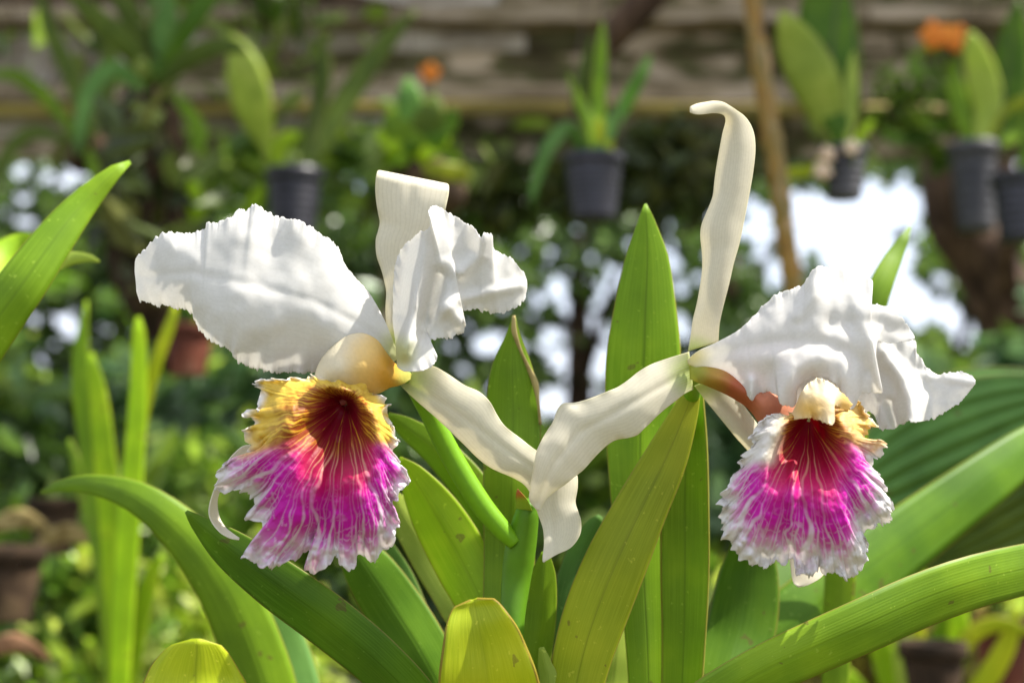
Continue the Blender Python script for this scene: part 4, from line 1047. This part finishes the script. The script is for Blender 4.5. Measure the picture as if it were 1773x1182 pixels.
def lip(name, parent, center, rim, rim_y, depth, colour, nt=520, nr=120, ruf=.0042, frill=9, seed=0, folds=()):
    """fluted trumpet: rings from deep in the throat out to the frayed rim, each rim point (px, py)"""
    rr = np.asarray([(p[0], p[1]) for p in rim] + [rim[0][:2]], float)
    R = resample(rr, nt + 1, False)[:-1]
    t = np.arange(nt) / nt
    per = lambda f, off: (vnoise(np.abs(t - 0.5) * f * 2 + off, t * 0 + (t > .5) * 9.0, seed + int(off)) - .5)
    dirn = R - np.asarray(center); ln = np.linalg.norm(dirn, axis=1, keepdims=True); dirn = dirn / ln
    jag = frill * (per(95, 3) + 0.8 * per(210, 8))
    R = R + dirn * jag[:, None]
    k = 7
    Rs = np.stack([np.convolve(np.concatenate((R[-60:, i], R[:, i], R[:60, i])), np.ones(61) / 61, 'same')[60:-60] for i in range(2)], -1)
    r = np.linspace(0.012, 1, nr) ** 0.85
    rv = r[:, None]
    blend = sstep(0.62, 0.98, rv)[..., None]
    E = Rs[None] * (1 - blend) + R[None] * blend       # inner rings smooth, outer ones follow the frayed rim
    P = np.zeros((nr, nt, 3))
    P[..., :2] = np.asarray(center)[None, None] + (E - np.asarray(center)) * rv[..., None]
    th = np.arctan2(P[..., 1] - center[1], P[..., 0] - center[0])      # pi/2 is straight down
    # swirl of the frill: sideways sway grows at the margin
    sway = (np.sin(2 * np.pi * t * 31 + 1.3 * np.sin(2 * np.pi * t * 7)) + 0.5 * np.sin(2 * np.pi * t * 53))[None] * sstep(.72, 1, rv)
    tang = np.stack((-dirn[:, 1], dirn[:, 0]), -1)
    P[..., :2] += tang[None] * (sway * 0.8)[..., None]
    P[..., 2] = depth(P[..., 0], P[..., 1], th, rv + 0 * th)
    ph = 2 * np.pi * t[None]
    ru = np.sin(ph * 13 + seed) + 0.8 * np.sin(ph * 21 + 2 * seed + rv * 2) + 0.6 * np.sin(ph * 37 + seed * 3) + 0.35 * np.sin(ph * 61 + seed)
    tt = np.abs(t - .5)[None] * 2
    n1 = fbm(tt * 13 + 2, rv * 1.6, seed + 31, 2); n2 = fbm(tt * 31 + 5, rv * 2.6, seed + 33, 2); n3 = fbm(tt * 74 + 9, rv * 5, seed + 35, 2)
    P[..., 2] += ruf * (0.8 * n1 * sstep(.45, 1.0, rv) + 1.3 * n2 * sstep(.82, 1.03, rv) ** 1.3 + 0.8 * n3 * sstep(.90, 1.03, rv) ** 1.3)
    P[..., 2] += ruf * 0.9 * fbm(P[..., 0] / 16, P[..., 1] / 16, seed + 51, 2) * sstep(.74, 1.0, rv)
    P[..., :2] += tang[None] * (7.0 * n2 * sstep(.80, 1.02, rv) + 4.0 * n3 * sstep(.88, 1.02, rv))[..., None]
    P[..., :2] += dirn[None] * (5.0 * n3 * sstep(.90, 1.02, rv))[..., None]
    P[..., 2] += .0012 * fbm(P[..., 0] / 22, P[..., 1] / 22, seed + 2, 3) * sstep(.2, .6, rv)
    for line, w_, amp in folds:
        P[..., 2] += amp * np.exp(-(dist_poly(P[..., 0], P[..., 1], line) / w_) ** 2)
    c = colour(P[..., 0], P[..., 1], th, rv + 0 * th, np.broadcast_to(t[None], th.shape))
    uv = np.stack(np.broadcast_arrays(t[None], rv), -1).reshape(-1, 2)
    me = mesh_from(locs(P).reshape(-1, 3), grid_faces(nr, nt, True), name, True, uv, c.reshape(-1, 3))
    return thick(link(name, me, parent, M['lip']), .0004)

def lip_colour(center, y_lo, y_hi, seed, k0, dark_r, white_in, red=(0.28, 0.005, 0.022), crimson=(0.60, 0.004, 0.11), mag=(0.64, 0.006, 0.45), vein_gain=0.6, wide_yellow=0.0, extra=None):
    pale = np.array((0.78, 0.60, 0.75))
    yel = np.array((0.82, 0.60, 0.09)); yel_in = np.array((0.74, 0.42, 0.02)); net = np.array((0.30, 0.055, 0.010))
    def f(px, py, th, r, t):
        yel_ = yel if wide_yellow == 0 else np.array((0.80, 0.56, 0.17))
        a = (th + np.pi / 2) / (2 * np.pi); a = a - np.floor(a)   # 0 is straight up, so the seam hides under the hood
        low = sstep(y_lo, y_hi, py + 12 * fbm(px / 30, py / 30, seed, 2) + 14 * fbm(a * 40, r * 5, seed + 2, 2))
        rn = r + 0.05 * fbm(a * 26, r * 4, seed + 4, 3)
        v = vein_field(a, r, seed, k0)
        inner = mixc(red, crimson, sstep(dark_r * .8, dark_r * 1.5, rn))
        inner = mixc(inner, mag, sstep(dark_r * 1.25, dark_r * 2.0, rn) * sstep(0.0, 0.6, low))
        vc_low = mixc((0.74, 0.32, 0.03), pale, np.clip(low * 0.3 + sstep(dark_r * 1.1, dark_r * 1.9, rn) * sstep(.1, .7, low), 0, 1))
        fade = sstep(white_in - .10, white_in + .20, rn + .16 * (v - .4))
        vlow = np.clip(v * vein_gain * (1.25 - 0.75 * sstep(dark_r * .9, dark_r * 1.6, rn) + 0.35 * sstep(.55, .85, rn)) , 0, 1)
        lowc = mixc(mixc(inner, vc_low, vlow), (0.81, 0.775, 0.785), .92 * fade)
        # upper lobes: golden, netted with dark red that thins outwards
        vv = vein_field(a, r * 1.1 + .10, seed + 3, k0 + 2, 3, 1.5)
        cell = np.clip(1 - 1.1 * vv, 0, 1) * (1 - sstep(dark_r * 1.25, dark_r * 2.35, rn + .10 * fbm(a * 90, r * 22, seed + 12, 2)))
        upc = mixc(mixc(yel_in, yel_, sstep(.3, .75, rn)), net, np.clip(cell * 0.95, 0, 1))
        upc = mixc(np.broadcast_to(red, px.shape + (3,)), upc, np.clip(sstep(dark_r * .55, dark_r * 1.25, rn) + v * .8, 0, 1))
        c = mixc(upc, lowc, low)
        wi = white_in + wide_yellow * (1 - low)
        wm = sstep(wi + .06, wi + .24, rn + 0.08 * fbm(a * 60, r * 8, seed + 9, 2) + 0.06 * fbm(px / 20, py / 20, seed + 10, 2))
        c = mixc(c, (0.81, 0.785, 0.765), wm)
        if extra is not None:
            c = extra(c, px, py)
        return np.clip(c, 0.002, 0.9)
    return f

# --- left lip
C1 = (600, 695)
rim1 = [(549, 655), (560, 652), (572, 655), (583, 647), (606, 657), (618, 654), (629, 653), (644, 663), (648, 675), (660, 686), (661, 700), (675, 701), (673, 727), (680, 734), (686, 743), (684, 755), (694, 767), (683, 777), (684, 790), (694, 800), (696, 812), (705, 819), (707, 842), (696, 850), (683, 857), (688, 864), (680, 874), (675, 884), (685, 893), (694, 899), (692, 912), (683, 926), (676, 945), (667, 956), (655, 966), (644, 971), (635, 962), (622, 962), (620, 975), (612, 985), (600, 988), (590, 986), (584, 972), (579, 962), (572, 970), (562, 985), (546, 988), (527, 981), (536, 966), (549, 958), (540, 948), (528, 952), (520, 962), (505, 968), (486, 978), (479, 985), (472, 988), (456, 980), (439, 975), (428, 966), (419, 960), (430, 948), (447, 942), (456, 926), (452, 914), (446, 904), (426, 898), (436, 886), (442, 872), (438, 860), (420, 853), (404, 846), (392, 852), (374, 852), (376, 838), (379, 826), (378, 812), (386, 798), (400, 800), (412, 804), (428, 796), (436, 786), (434, 774), (430, 764), (426, 750), (420, 739), (432, 737), (440, 734), (432, 726), (418, 720), (432, 712), (445, 708), (450, 698), (455, 686), (446, 674), (437, 667), (442, 658), (451, 656), (473, 657), (492, 655), (510, 656), (525, 655), (538, 650)]
def depth1(px, py, th, r):
    dn = np.sin(th)                         # 1 straight down, -1 straight up
    throat = .010 * np.exp(-(r / .22) ** 2)
    low = -.016 * sstep(.1, .55, r) + .012 * sstep(.55, 1, r) ** 1.3
    up = -.005 * sstep(.1, .6, r) + .004 * sstep(.6, 1, r)
    w = sstep(-.5, .5, dn)
    return -.008 + throat + up * (1 - w) + low * w
fold1 = [([(586, 770), (566, 850), (556, 930)], 12, .0035), ([(566, 800), (520, 900)], 26, -.003), ([(600, 800), (640, 900)], 30, -.003), ([(588, 668), (600, 690), (612, 715), (612, 760)], 16, -.002), ([(572, 676), (592, 692), (604, 708)], 7, .004)]
lp1 = lip('lip', fl1, C1, rim1, None, depth1, lip_colour(C1, 745, 800, 4, 11, .36, .80), seed=2, folds=fold1)
lp1['label'] = 'lip netted golden above and magenta below'
# hood of the lip rolled over the column
A = [(712, 648, .008), (697, 640, .005), (682, 628, .002), (667, 609, -.001), (652, 589, -.002), (630, 578, -.003), (606, 580, -.003), (584, 593, -.003), (562, 615, -.003), (551, 634, -.004), (546, 650, -.005)]
B = [(710, 657, .006), (692, 666, .002), (675, 670, -.001), (662, 677, -.003), (648, 682, -.005), (628, 680, -.007), (606, 676, -.008), (586, 668, -.008), (570, 664, -.008), (558, 662, -.008), (549, 662, -.007)]
def hood_col(px, py, u, v):
    d = np.hypot((px - 705), (py - 652))
    c = mixc((0.50, 0.47, 0.10), (0.72, 0.40, 0.045), sstep(6, 34, d))
    c = mixc(c, (0.80, 0.58, 0.20), sstep(34, 82, d + 8 * fbm(px / 30, py / 30, 3)))
    c = mixc(c, (0.82, 0.75, 0.56), sstep(76, 132, d + 12 * fbm(px / 40, py / 40, 8)))
    return c
hd = loft('lip_hood', fl1, A, B, M['lip'], nv=70, nu=40, bulge=-.008, colf=hood_col, seed=4, thickness=.0006)
# tip of the column and the small folded flaps of the upper rim
px_tube('column', fl1, [(700, 652, .008, 12), (650, 660, .006, 12), (610, 686, .004, 9), (592, 696, .003, 7), (584, 700, .002, 3)], M['lip'], 14, 30, lambda t: mixc((0.55, 0.50, 0.18), (0.50, 0.10, 0.07), sstep(.3, .75, t)))

# --- right bloom
A = [(1191, 608, .010), (1196, 580, .009), (1200, 553, .008), (1206, 530, .008), (1211, 505, .008), (1216, 470, .008), (1216, 440, .008), (1213, 410, .007), (1215, 390, .007), (1222, 372, .007), (1234, 342, .007), (1237, 318, .007), (1240, 295, .007), (1246, 260, .006), (1252, 230, .005), (1257, 211, .003), (1254, 200, -.002), (1244, 196, -.007), (1230, 196, -.011), (1216, 198, -.014), (1205, 198, -.016), (1195, 195, -.017)]
B = [(1244, 592, .008), (1246, 560, .007), (1252, 530, .007), (1262, 490, .007), (1270, 455, .007), (1280, 420, .007), (1290, 372, .007), (1297, 335, .007), (1303, 300, .007), (1307, 265, .007), (1306, 238, .007), (1300, 218, .006), (1289, 202, .004), (1276, 192, .001), (1264, 184, -.004), (1251, 177, -.008), (1236, 175, -.011), (1222, 177, -.013), (1206, 180, -.015), (1195, 185, -.017)]
loft('sepal', fl2, A, B, M['sepal'], nv=130, nu=32, bulge=-.0032, colf=sepal_col((1200, 640), 30, 70), seed=15, wob=.0012, thickness=.0005)
# lateral sepal across the middle
A = [(1193, 609, .004), (1160, 619, .002), (1127, 631, 0), (1108, 642, -.001), (1090, 656, -.002), (1070, 670, -.003), (1052, 677, -.003), (1026, 688, -.004), (996, 697, -.004), (976, 698, -.004), (966, 708, -.004), (958, 729, -.005), (946, 748, -.006), (936, 765, -.006), (928, 785, -.007), (923, 813, -.007), (918, 845, -.006), (917, 866, -.005), (930, 883, -.004)]
B = [(1200, 674, .006), (1183, 683, .003), (1164, 698, .001), (1145, 713, 0), (1116, 741, -.002), (1104, 752, -.002), (1090, 757, -.002), (1067, 761, -.003), (1049, 772, -.003), (1026, 795, -.003), (1013, 810, -.004), (1000, 821, -.004), (978, 838, -.005), (958, 852, -.005), (944, 866, -.005), (934, 884, -.004)]
loft('sepal', fl2, A, B, M['sepal'], nv=120, nu=36, bulge=-.003, ruffle=.001, ruffle_f=2.2, colf=sepal_col((1200, 645), 12, 60), seed=18, wob=.0018,
     folds=[([(1195, 640), (1090, 700), (1000, 750), (960, 800), (930, 870)], 7, .0006)])
# lateral sepal behind the lip, its tip below it
A = [(1202, 668, .012), (1220, 691, .013), (1241, 716, .014), (1273, 755, .016), (1298, 784, .018), (1325, 830, .020), (1350, 890, .020), (1364, 950, .017), (1372, 1003, .012), (1378, 1013, .010)]
B = [(1226, 658, .012), (1256, 674, .013), (1284, 698, .014), (1311, 734, .016), (1345, 780, .018), (1385, 850, .020), (1415, 920, .020), (1428, 980, .016), (1423, 998, .012), (1400, 1012, .010), (1382, 1016, .010)]
loft('sepal', fl2, A, B, M['sepal'], nv=80, nu=24, bulge=-.003, colf=sepal_col((1200, 645), 20, 70), seed=19, wob=.001)
# far petal
A = [(1200, 628, .016), (1280, 610, .016), (1370, 590, .016), (1450, 575, .016), (1520, 572, .014), (1570, 580, .012), (1585, 592, .011), (1586, 608, .010), (1594, 620, .009), (1603, 634, .009), (1619, 648, .008), (1637, 647, .006), (1648, 645, .004), (1667, 644, .002), (1680, 649, 0), (1689, 658, -.001)]
B = [(1202, 650, .016), (1280, 680, .016), (1370, 700, .016), (1440, 712, .015), (1490, 712, .014), (1513, 718, .012), (1520, 735, .009), (1524, 745, .007), (1542, 743, .005), (1561, 735, .003), (1570, 730, .001), (1580, 730, 0), (1591, 731, 0), (1606, 728, 0), (1631, 717, 0), (1655, 702, 0), (1674, 684, -.001), (1688, 664, -.001)]
loft('petal', fl2, A, B, M['petal'], nv=340, nu=56, bulge=-.002, ruffle=.0015, ruffle_f=6, frill=5, frill_f=110, wob=.003, wob_s=45, col=WHITE, seed=27,
     folds=[([(1530, 610), (1560, 650), (1575, 690), (1578, 730)], 14, -.004), ([(1540, 700), (1552, 740)], 10, .004), ([(1590, 640), (1612, 690), (1612, 728)], 16, .003), ([(1600, 650), (1686, 662)], 8, -.001)])
# near petal, arching over the lip
A = [(1190, 623, .002), (1210, 607, 0), (1244, 591, -.003), (1280, 571, -.004), (1302, 550, -.004), (1323, 528, -.004), (1337, 516, -.004), (1351, 507, -.004), (1366, 502, -.004), (1378, 498, -.004), (1390, 494, -.004), (1398, 481, -.005), (1404, 471, -.005), (1411, 464, -.005), (1422, 462, -.004), (1433, 464, -.003), (1446, 461, -.002), (1460, 463, -.001), (1478, 469, 0), (1494, 476, -.002), (1503, 481, -.004), (1511, 486, -.006), (1503, 497, -.006), (1494, 510, -.005), (1495, 518, -.004), (1500, 525, -.003), (1518, 528, -.003), (1530, 530, -.003), (1539, 534, -.003), (1558, 547, -.002), (1567, 559, -.002), (1579, 574, -.002), (1584, 586, -.003)]
B = [(1191, 629, .002), (1213, 641, .001), (1241, 650, -.001), (1259, 656, -.003), (1270, 664, -.005), (1277, 671, -.006), (1287, 681, -.008), (1296, 686, -.010), (1302, 694, -.011), (1307, 686, -.010), (1318, 680, -.009), (1344, 681, -.010), (1351, 697, -.012), (1363, 703, -.013), (1375, 702, -.013), (1379, 688, -.012), (1381, 672, -.012), (1390, 662, -.012), (1399, 656, -.012), (1415, 652, -.012), (1430, 653, -.012), (1443, 662, -.012), (1454, 675, -.013), (1460, 692, -.014), (1467, 706, -.015), (1475, 709, -.015), (1481, 700, -.014), (1490, 682, -.012), (1505, 680, -.010), (1518, 681, -.009), (1527, 675, -.009), (1521, 655, -.008), (1515, 632, -.007), (1511, 606, -.006), (1517, 593, -.005), (1545, 592, -.004), (1575, 590, -.003)]
loft('petal', fl2, A, B, M['petal'], nv=380, nu=76, bulge=-.005, ruffle=.0013, ruffle_f=4.6, frill=5, frill_f=110, wob=.003, wob_s=62, colf=petal_col((1192, 625), 5, 50, (0.66, 0.62, 0.38)), seed=33, wave=.001,
     folds=[([(1200, 625), (1300, 600), (1400, 590), (1470, 610), (1500, 640)], 14, 0.00150), ([(1412, 465), (1405, 510), (1380, 545)], 14, -0.00180), ([(1478, 470), (1480, 510), (1490, 560)], 16, -0.00240), ([(1514, 590), (1516, 630), (1526, 672)], 9, -0.00300), ([(1345, 680), (1380, 640), (1420, 625)], 22, -0.00240), ([(1300, 690), (1302, 660)], 8, -0.00240), ([(1240, 640), (1330, 650)], 24, 0.00180), ([(1440, 560), (1520, 560), (1570, 575)], 16, 0.00180)])

# --- right lip
C2 = (1400, 724)
rim2 = [(1388, 700), (1378, 705), (1370, 722), (1362, 730), (1356, 720), (1350, 714), (1338, 715), (1327, 719), (1318, 727), (1314, 734), (1310, 742), (1303, 746), (1296, 755), (1302, 766), (1296, 780), (1286, 790), (1277, 799), (1282, 810), (1279, 820), (1266, 826), (1262, 840), (1251, 851), (1252, 862), (1245, 872), (1252, 886), (1254, 901), (1252, 915), (1256, 929), (1266, 936), (1273, 941), (1268, 952), (1278, 960), (1285, 969), (1296, 975), (1305, 980), (1312, 974), (1322, 978), (1330, 981), (1336, 976), (1340, 966), (1350, 972), (1359, 976), (1366, 970), (1374, 974), (1378, 986), (1385, 997), (1393, 993), (1401, 998), (1410, 988), (1423, 980), (1427, 990), (1432, 995), (1440, 989), (1449, 990), (1455, 998), (1462, 1006), (1467, 999), (1473, 997), (1480, 1000), (1487, 996), (1492, 982), (1503, 972), (1496, 964), (1486, 956), (1495, 954), (1505, 948), (1500, 940), (1494, 932), (1488, 925), (1493, 918), (1504, 914), (1519, 914), (1518, 904), (1524, 901), (1534, 906), (1543, 907), (1540, 896), (1541, 886), (1546, 870), (1538, 858), (1536, 844), (1528, 836), (1530, 826), (1524, 818), (1515, 814), (1512, 804), (1515, 793), (1524, 786), (1533, 776), (1527, 766), (1515, 766), (1505, 762), (1500, 752), (1502, 742), (1518, 738), (1514, 728), (1500, 716), (1490, 694), (1476, 690), (1462, 690), (1448, 676), (1434, 664), (1415, 662), (1400, 668), (1392, 684)]
def depth2(px, py, th, r):
    dn = np.sin(th)
    throat = .009 * np.exp(-(r / .24) ** 2)
    low = -.014 * sstep(.1, .55, r) + .011 * sstep(.55, 1, r) ** 1.3
    up = -.004 * sstep(.1, .6, r) + .005 * sstep(.5, 1, r)
    w = sstep(-.5, .5, dn)
    return -.012 + throat + up * (1 - w) + low * w
fold2 = [([(1374, 800), (1372, 870), (1375, 935)], 9, -.0028), ([(1340, 860), (1300, 930)], 24, -.003), ([(1420, 850), (1470, 940)], 28, -.003)]
def side_lobe(c, px, py):
    # the left side lobe is cream outside and keeps the colour off
    e = px + 0.22 * (py - 730) + 3 * fbm(px / 24, py / 24, 77, 2)
    k = (1 - sstep(1346, 1368, e)) * (1 - sstep(792, 818, py + 8 * fbm(px / 16, py / 16, 78, 2)))
    return mixc(c, mixc((0.82, 0.79, 0.75), (0.78, 0.66, 0.42), sstep(1325, 1362, e) * .7), k)
lp2 = lip('lip', fl2, C2, rim2, None, depth2, lip_colour(C2, 742, 800, 14, 10, .34, .74, red=(0.38, .004, .035), crimson=(0.60, .004, .13), mag=(0.66, .008, .45), vein_gain=.5, wide_yellow=.13, extra=side_lobe), seed=5, folds=fold2)
lp2['label'] = 'lip with a solid crimson throat and broad white margin'
# tube of the lip, seen from its side
A = [(1194, 630, .004), (1225, 634, .002), (1260, 640, .001), (1300, 656, .001), (1340, 672, 0), (1372, 690, -.001), (1386, 708, -.003)]
B = [(1195, 656, .004), (1210, 662, .002), (1222, 666, .001), (1256, 681, 0), (1277, 693, -.001), (1292, 703, -.002), (1304, 716, -.003), (1314, 730, -.004), (1330, 742, -.006), (1345, 752, -.008)]
def tube2_col(px, py, u, v):
    d = np.hypot(px - 1195, py - 643) + 8 * fbm(px / 25, py / 25, 5)
    c = mixc((0.42, 0.44, 0.07), (0.50, 0.30, 0.05), sstep(10, 45, d))
    c = mixc(c, (0.52, 0.145, 0.060), sstep(40, 85, d))
    return mixc(c, (0.70, 0.30, 0.17), sstep(95, 150, d + 40 * (0.5 - u)))
loft('lip_hood', fl2, A, B, M['lip'], nv=70, nu=32, bulge=-.009, colf=tube2_col, seed=4, thickness=.0006)
# pale flap folded down over the throat
A = [(1376, 708, -.016), (1382, 694, -.017), (1390, 676, -.018), (1402, 662, -.018), (1418, 655, -.018), (1434, 660, -.018), (1448, 672, -.018), (1464, 686, -.017), (1476, 700, -.016)]
B = [(1366, 728, -.017), (1378, 726, -.020), (1392, 724, -.022), (1408, 724, -.023), (1424, 730, -.025), (1438, 735, -.026), (1445, 726, -.025), (1441, 708, -.023), (1448, 702, -.020), (1466, 712, -.017)]
def flap_col(px, py, u, v):
    c = mixc((0.82, 0.74, 0.55), (0.80, 0.54, 0.13), np.exp(-(((px - 1402) / 34) ** 2 + ((py - 708) / 24) ** 2)))
    return mixc(c, (0.80, 0.56, 0.16), sstep(1440, 1462, px) * .9)
loft('lip_flap', fl2, A, B, M['lip'], nv=110, nu=40, bulge=-.002, ruffle=.0014, ruffle_f=3.1, frill=4, frill_f=34, wob=.0022, wob_s=30, seed=6, thickness=.0005, colf=flap_col)
px_tube('column', fl2, [(1197, 645, .008, 10), (1280, 672, .008, 14), (1340, 706, .006, 14), (1366, 738, .004, 11)], M['lip'], 12, 30, lambda t: mixc((0.45, 0.42, 0.12), (0.62, 0.25, 0.20), sstep(.2, .8, t)))

# --- stalk, bract, leaves
stalk = px_tube('flower_stalk', plant, [(916, 868, .018, 12), (912, 890, .020, 21), (901, 950, .022, 27), (893, 1010, .022, 25), (887, 1080, .018, 21), (884, 1180, .015, 21), (884, 1320, .015, 20), (886, 1440, .02, 20)], M['stem'], 18, 60, green_stalk)
br = loft('bract', stalk, [(893, 880, .014), (893, 862, .013), (894, 852, .012), (896, 846, .012)], [(922, 884, .016), (914, 866, .014), (904, 854, .012), (897, 846, .012)], M['lip'], nv=20, nu=8,
          colf=lambda px, py, u, v: mixc((0.30, 0.42, 0.03), (0.45, 0.17, 0.05), sstep(868, 852, py)))

leaves = [
    # spine (px, py, Y, half width), material, fold, tilt
    ('leaf_deep', [(323, 884, .020, 2), (345, 905, .020, 14), (400, 950, .018, 34), (480, 1010, .014, 44), (570, 1075, .012, 46), (660, 1150, .012, 44), (730, 1230, .015, 42), (800, 1360, .02, 34)], .35, .25),
    ('leaf_yellow', [(820, 1037, -.020, 6), (821, 1041, -.020, 30), (823, 1052, -.020, 43), (828, 1080, -.022, 58), (836, 1120, -.022, 72), (845, 1182, -.022, 86), (856, 1260, -.018, 88), (872, 1380, -.005, 60)], -.30, .0),
    ('leaf', [(890, 548, .055, 2), (888, 580, .055, 12), (886, 640, .055, 36), (888, 720, .055, 47), (885, 830, .05, 48), (882, 950, .05, 44), (880, 1100, .045, 42), (884, 1350, .04, 30)], .25, -.1),
    ('leaf', [(1117, 353, .060, 1.5), (1118, 372, .060, 10), (1119, 400, .060, 21), (1120, 450, .060, 38), (1117, 530, .060, 53), (1114, 620, .060, 64), (1108, 720, .060, 60), (1108, 850, .055, 52), (1114, 1000, .05, 42), (1122, 1180, .045, 34), (1120, 1400, .04, 26)], .22, -.1),
    ('leaf_olive', [(1203, 640, .030, 1), (1198, 680, .028, 14), (1180, 730, .026, 26), (1150, 800, .024, 38), (1110, 880, .022, 46), (1068, 970, .02, 54), (1032, 1060, .02, 55), (1005, 1150, .02, 50), (980, 1280, .02, 42), (965, 1400, .03, 32)], .16, .15),
    ('leaf', [(1200, 660, .045, 16), (1190, 760, .045, 34), (1186, 860, .045, 41), (1186, 980, .045, 42), (1184, 1100, .045, 38), (1178, 1220, .045, 34), (1160, 1400, .045, 26)], -.30, .12),
    ('leaf_bright', [(692, 792, .060, 3), (715, 825, .060, 24), (755, 890, .058, 44), (800, 970, .055, 50), (838, 1050, .05, 44), (870, 1150, .045, 36), (890, 1350, .04, 24)], .22, .2),
    ('leaf', [(672, 716, .075, 3), (705, 740, .075, 18), (760, 782, .072, 27), (820, 850, .068, 32), (862, 930, .06, 32), (880, 1040, .05, 28), (888, 1300, .045, 20)], .3, .2),
    ('leaf_pale', [(676, 850, .100, 6), (700, 890, .100, 26), (745, 960, .098, 36), (790, 1040, .09, 34), (840, 1150, .08, 28), (870, 1360, .06, 20)], .25, -.2),
    ('leaf_deep', [(590, 920, .085, 10), (630, 975, .085, 40), (680, 1050, .085, 50), (730, 1130, .08, 50), (780, 1230, .075, 44), (830, 1380, .06, 30)], .3, -.2),
    ('leaf_teal', [(664, 930, .120, 8), (690, 1000, .12, 26), (715, 1080, .115, 34), (750, 1182, .11, 36), (810, 1380, .09, 24)], .3, .2),
    ('leaf_teal', [(1040, 893, .070, 4), (1026, 915, .07, 16), (1004, 970, .07, 27), (985, 1050, .065, 31), (965, 1150, .06, 30), (940, 1360, .05, 22)], .25, .25),
    ('leaf', [(944, 955, .038, 6), (940, 1000, .038, 22), (934, 1080, .038, 27), (922, 1180, .036, 24), (905, 1340, .03, 18)], .3, -.25),
    ('leaf_pale', [(938, 1120, .022, 4), (944, 1150, .022, 12), (950, 1190, .022, 15), (940, 1340, .025, 14)], .3, .2),
    ('leaf_pale', [(1080, 1000, .090, 24), (1072, 1060, .09, 38), (1066, 1130, .088, 42), (1055, 1220, .085, 38), (1030, 1380, .07, 24)], .2, -.15),
    ('leaf_deep', [(1300, 930, .110, 30), (1296, 1000, .11, 52), (1282, 1090, .105, 60), (1250, 1200, .09, 52), (1190, 1400, .07, 30)], .25, .1),
]
for i, (mt, sp, fo, ti) in enumerate(leaves):
    leaf('leaf', plant, sp, M[mt], fo, ti, seed=i, nv=60, nu=17, wavy=.05)
# dry torn margin of the dull leaf
leaf('dry_margin', plant, [(890, 546, .054, 2), (891, 575, .054, 4), (902, 607, .055, 2), (915, 636, .056, 3), (927, 664, .056, 5), (932, 695, .056, 2), (936, 735, .056, 2)], M['straw'], .5, .3, 36, 5, .0008)
for i, (x, y, Y, rx) in enumerate([(884, 1480, .02, 34), (830, 1490, .03, 30), (950, 1490, .04, 34), (1060, 1500, .05, 32), (1150, 1500, .05, 30)]):
    px_tube('pseudobulb', plant, [(x, 1330, Y, rx * .5), (x, 1400, Y, rx * .9), (x, 1500, Y, rx), (x + (930 - x) * .2, 1640, Y, rx * .6)], M['stem'], 12, 24, lambda t: mixc((0.20, 0.30, 0.05), (0.30, 0.32, 0.10), t))
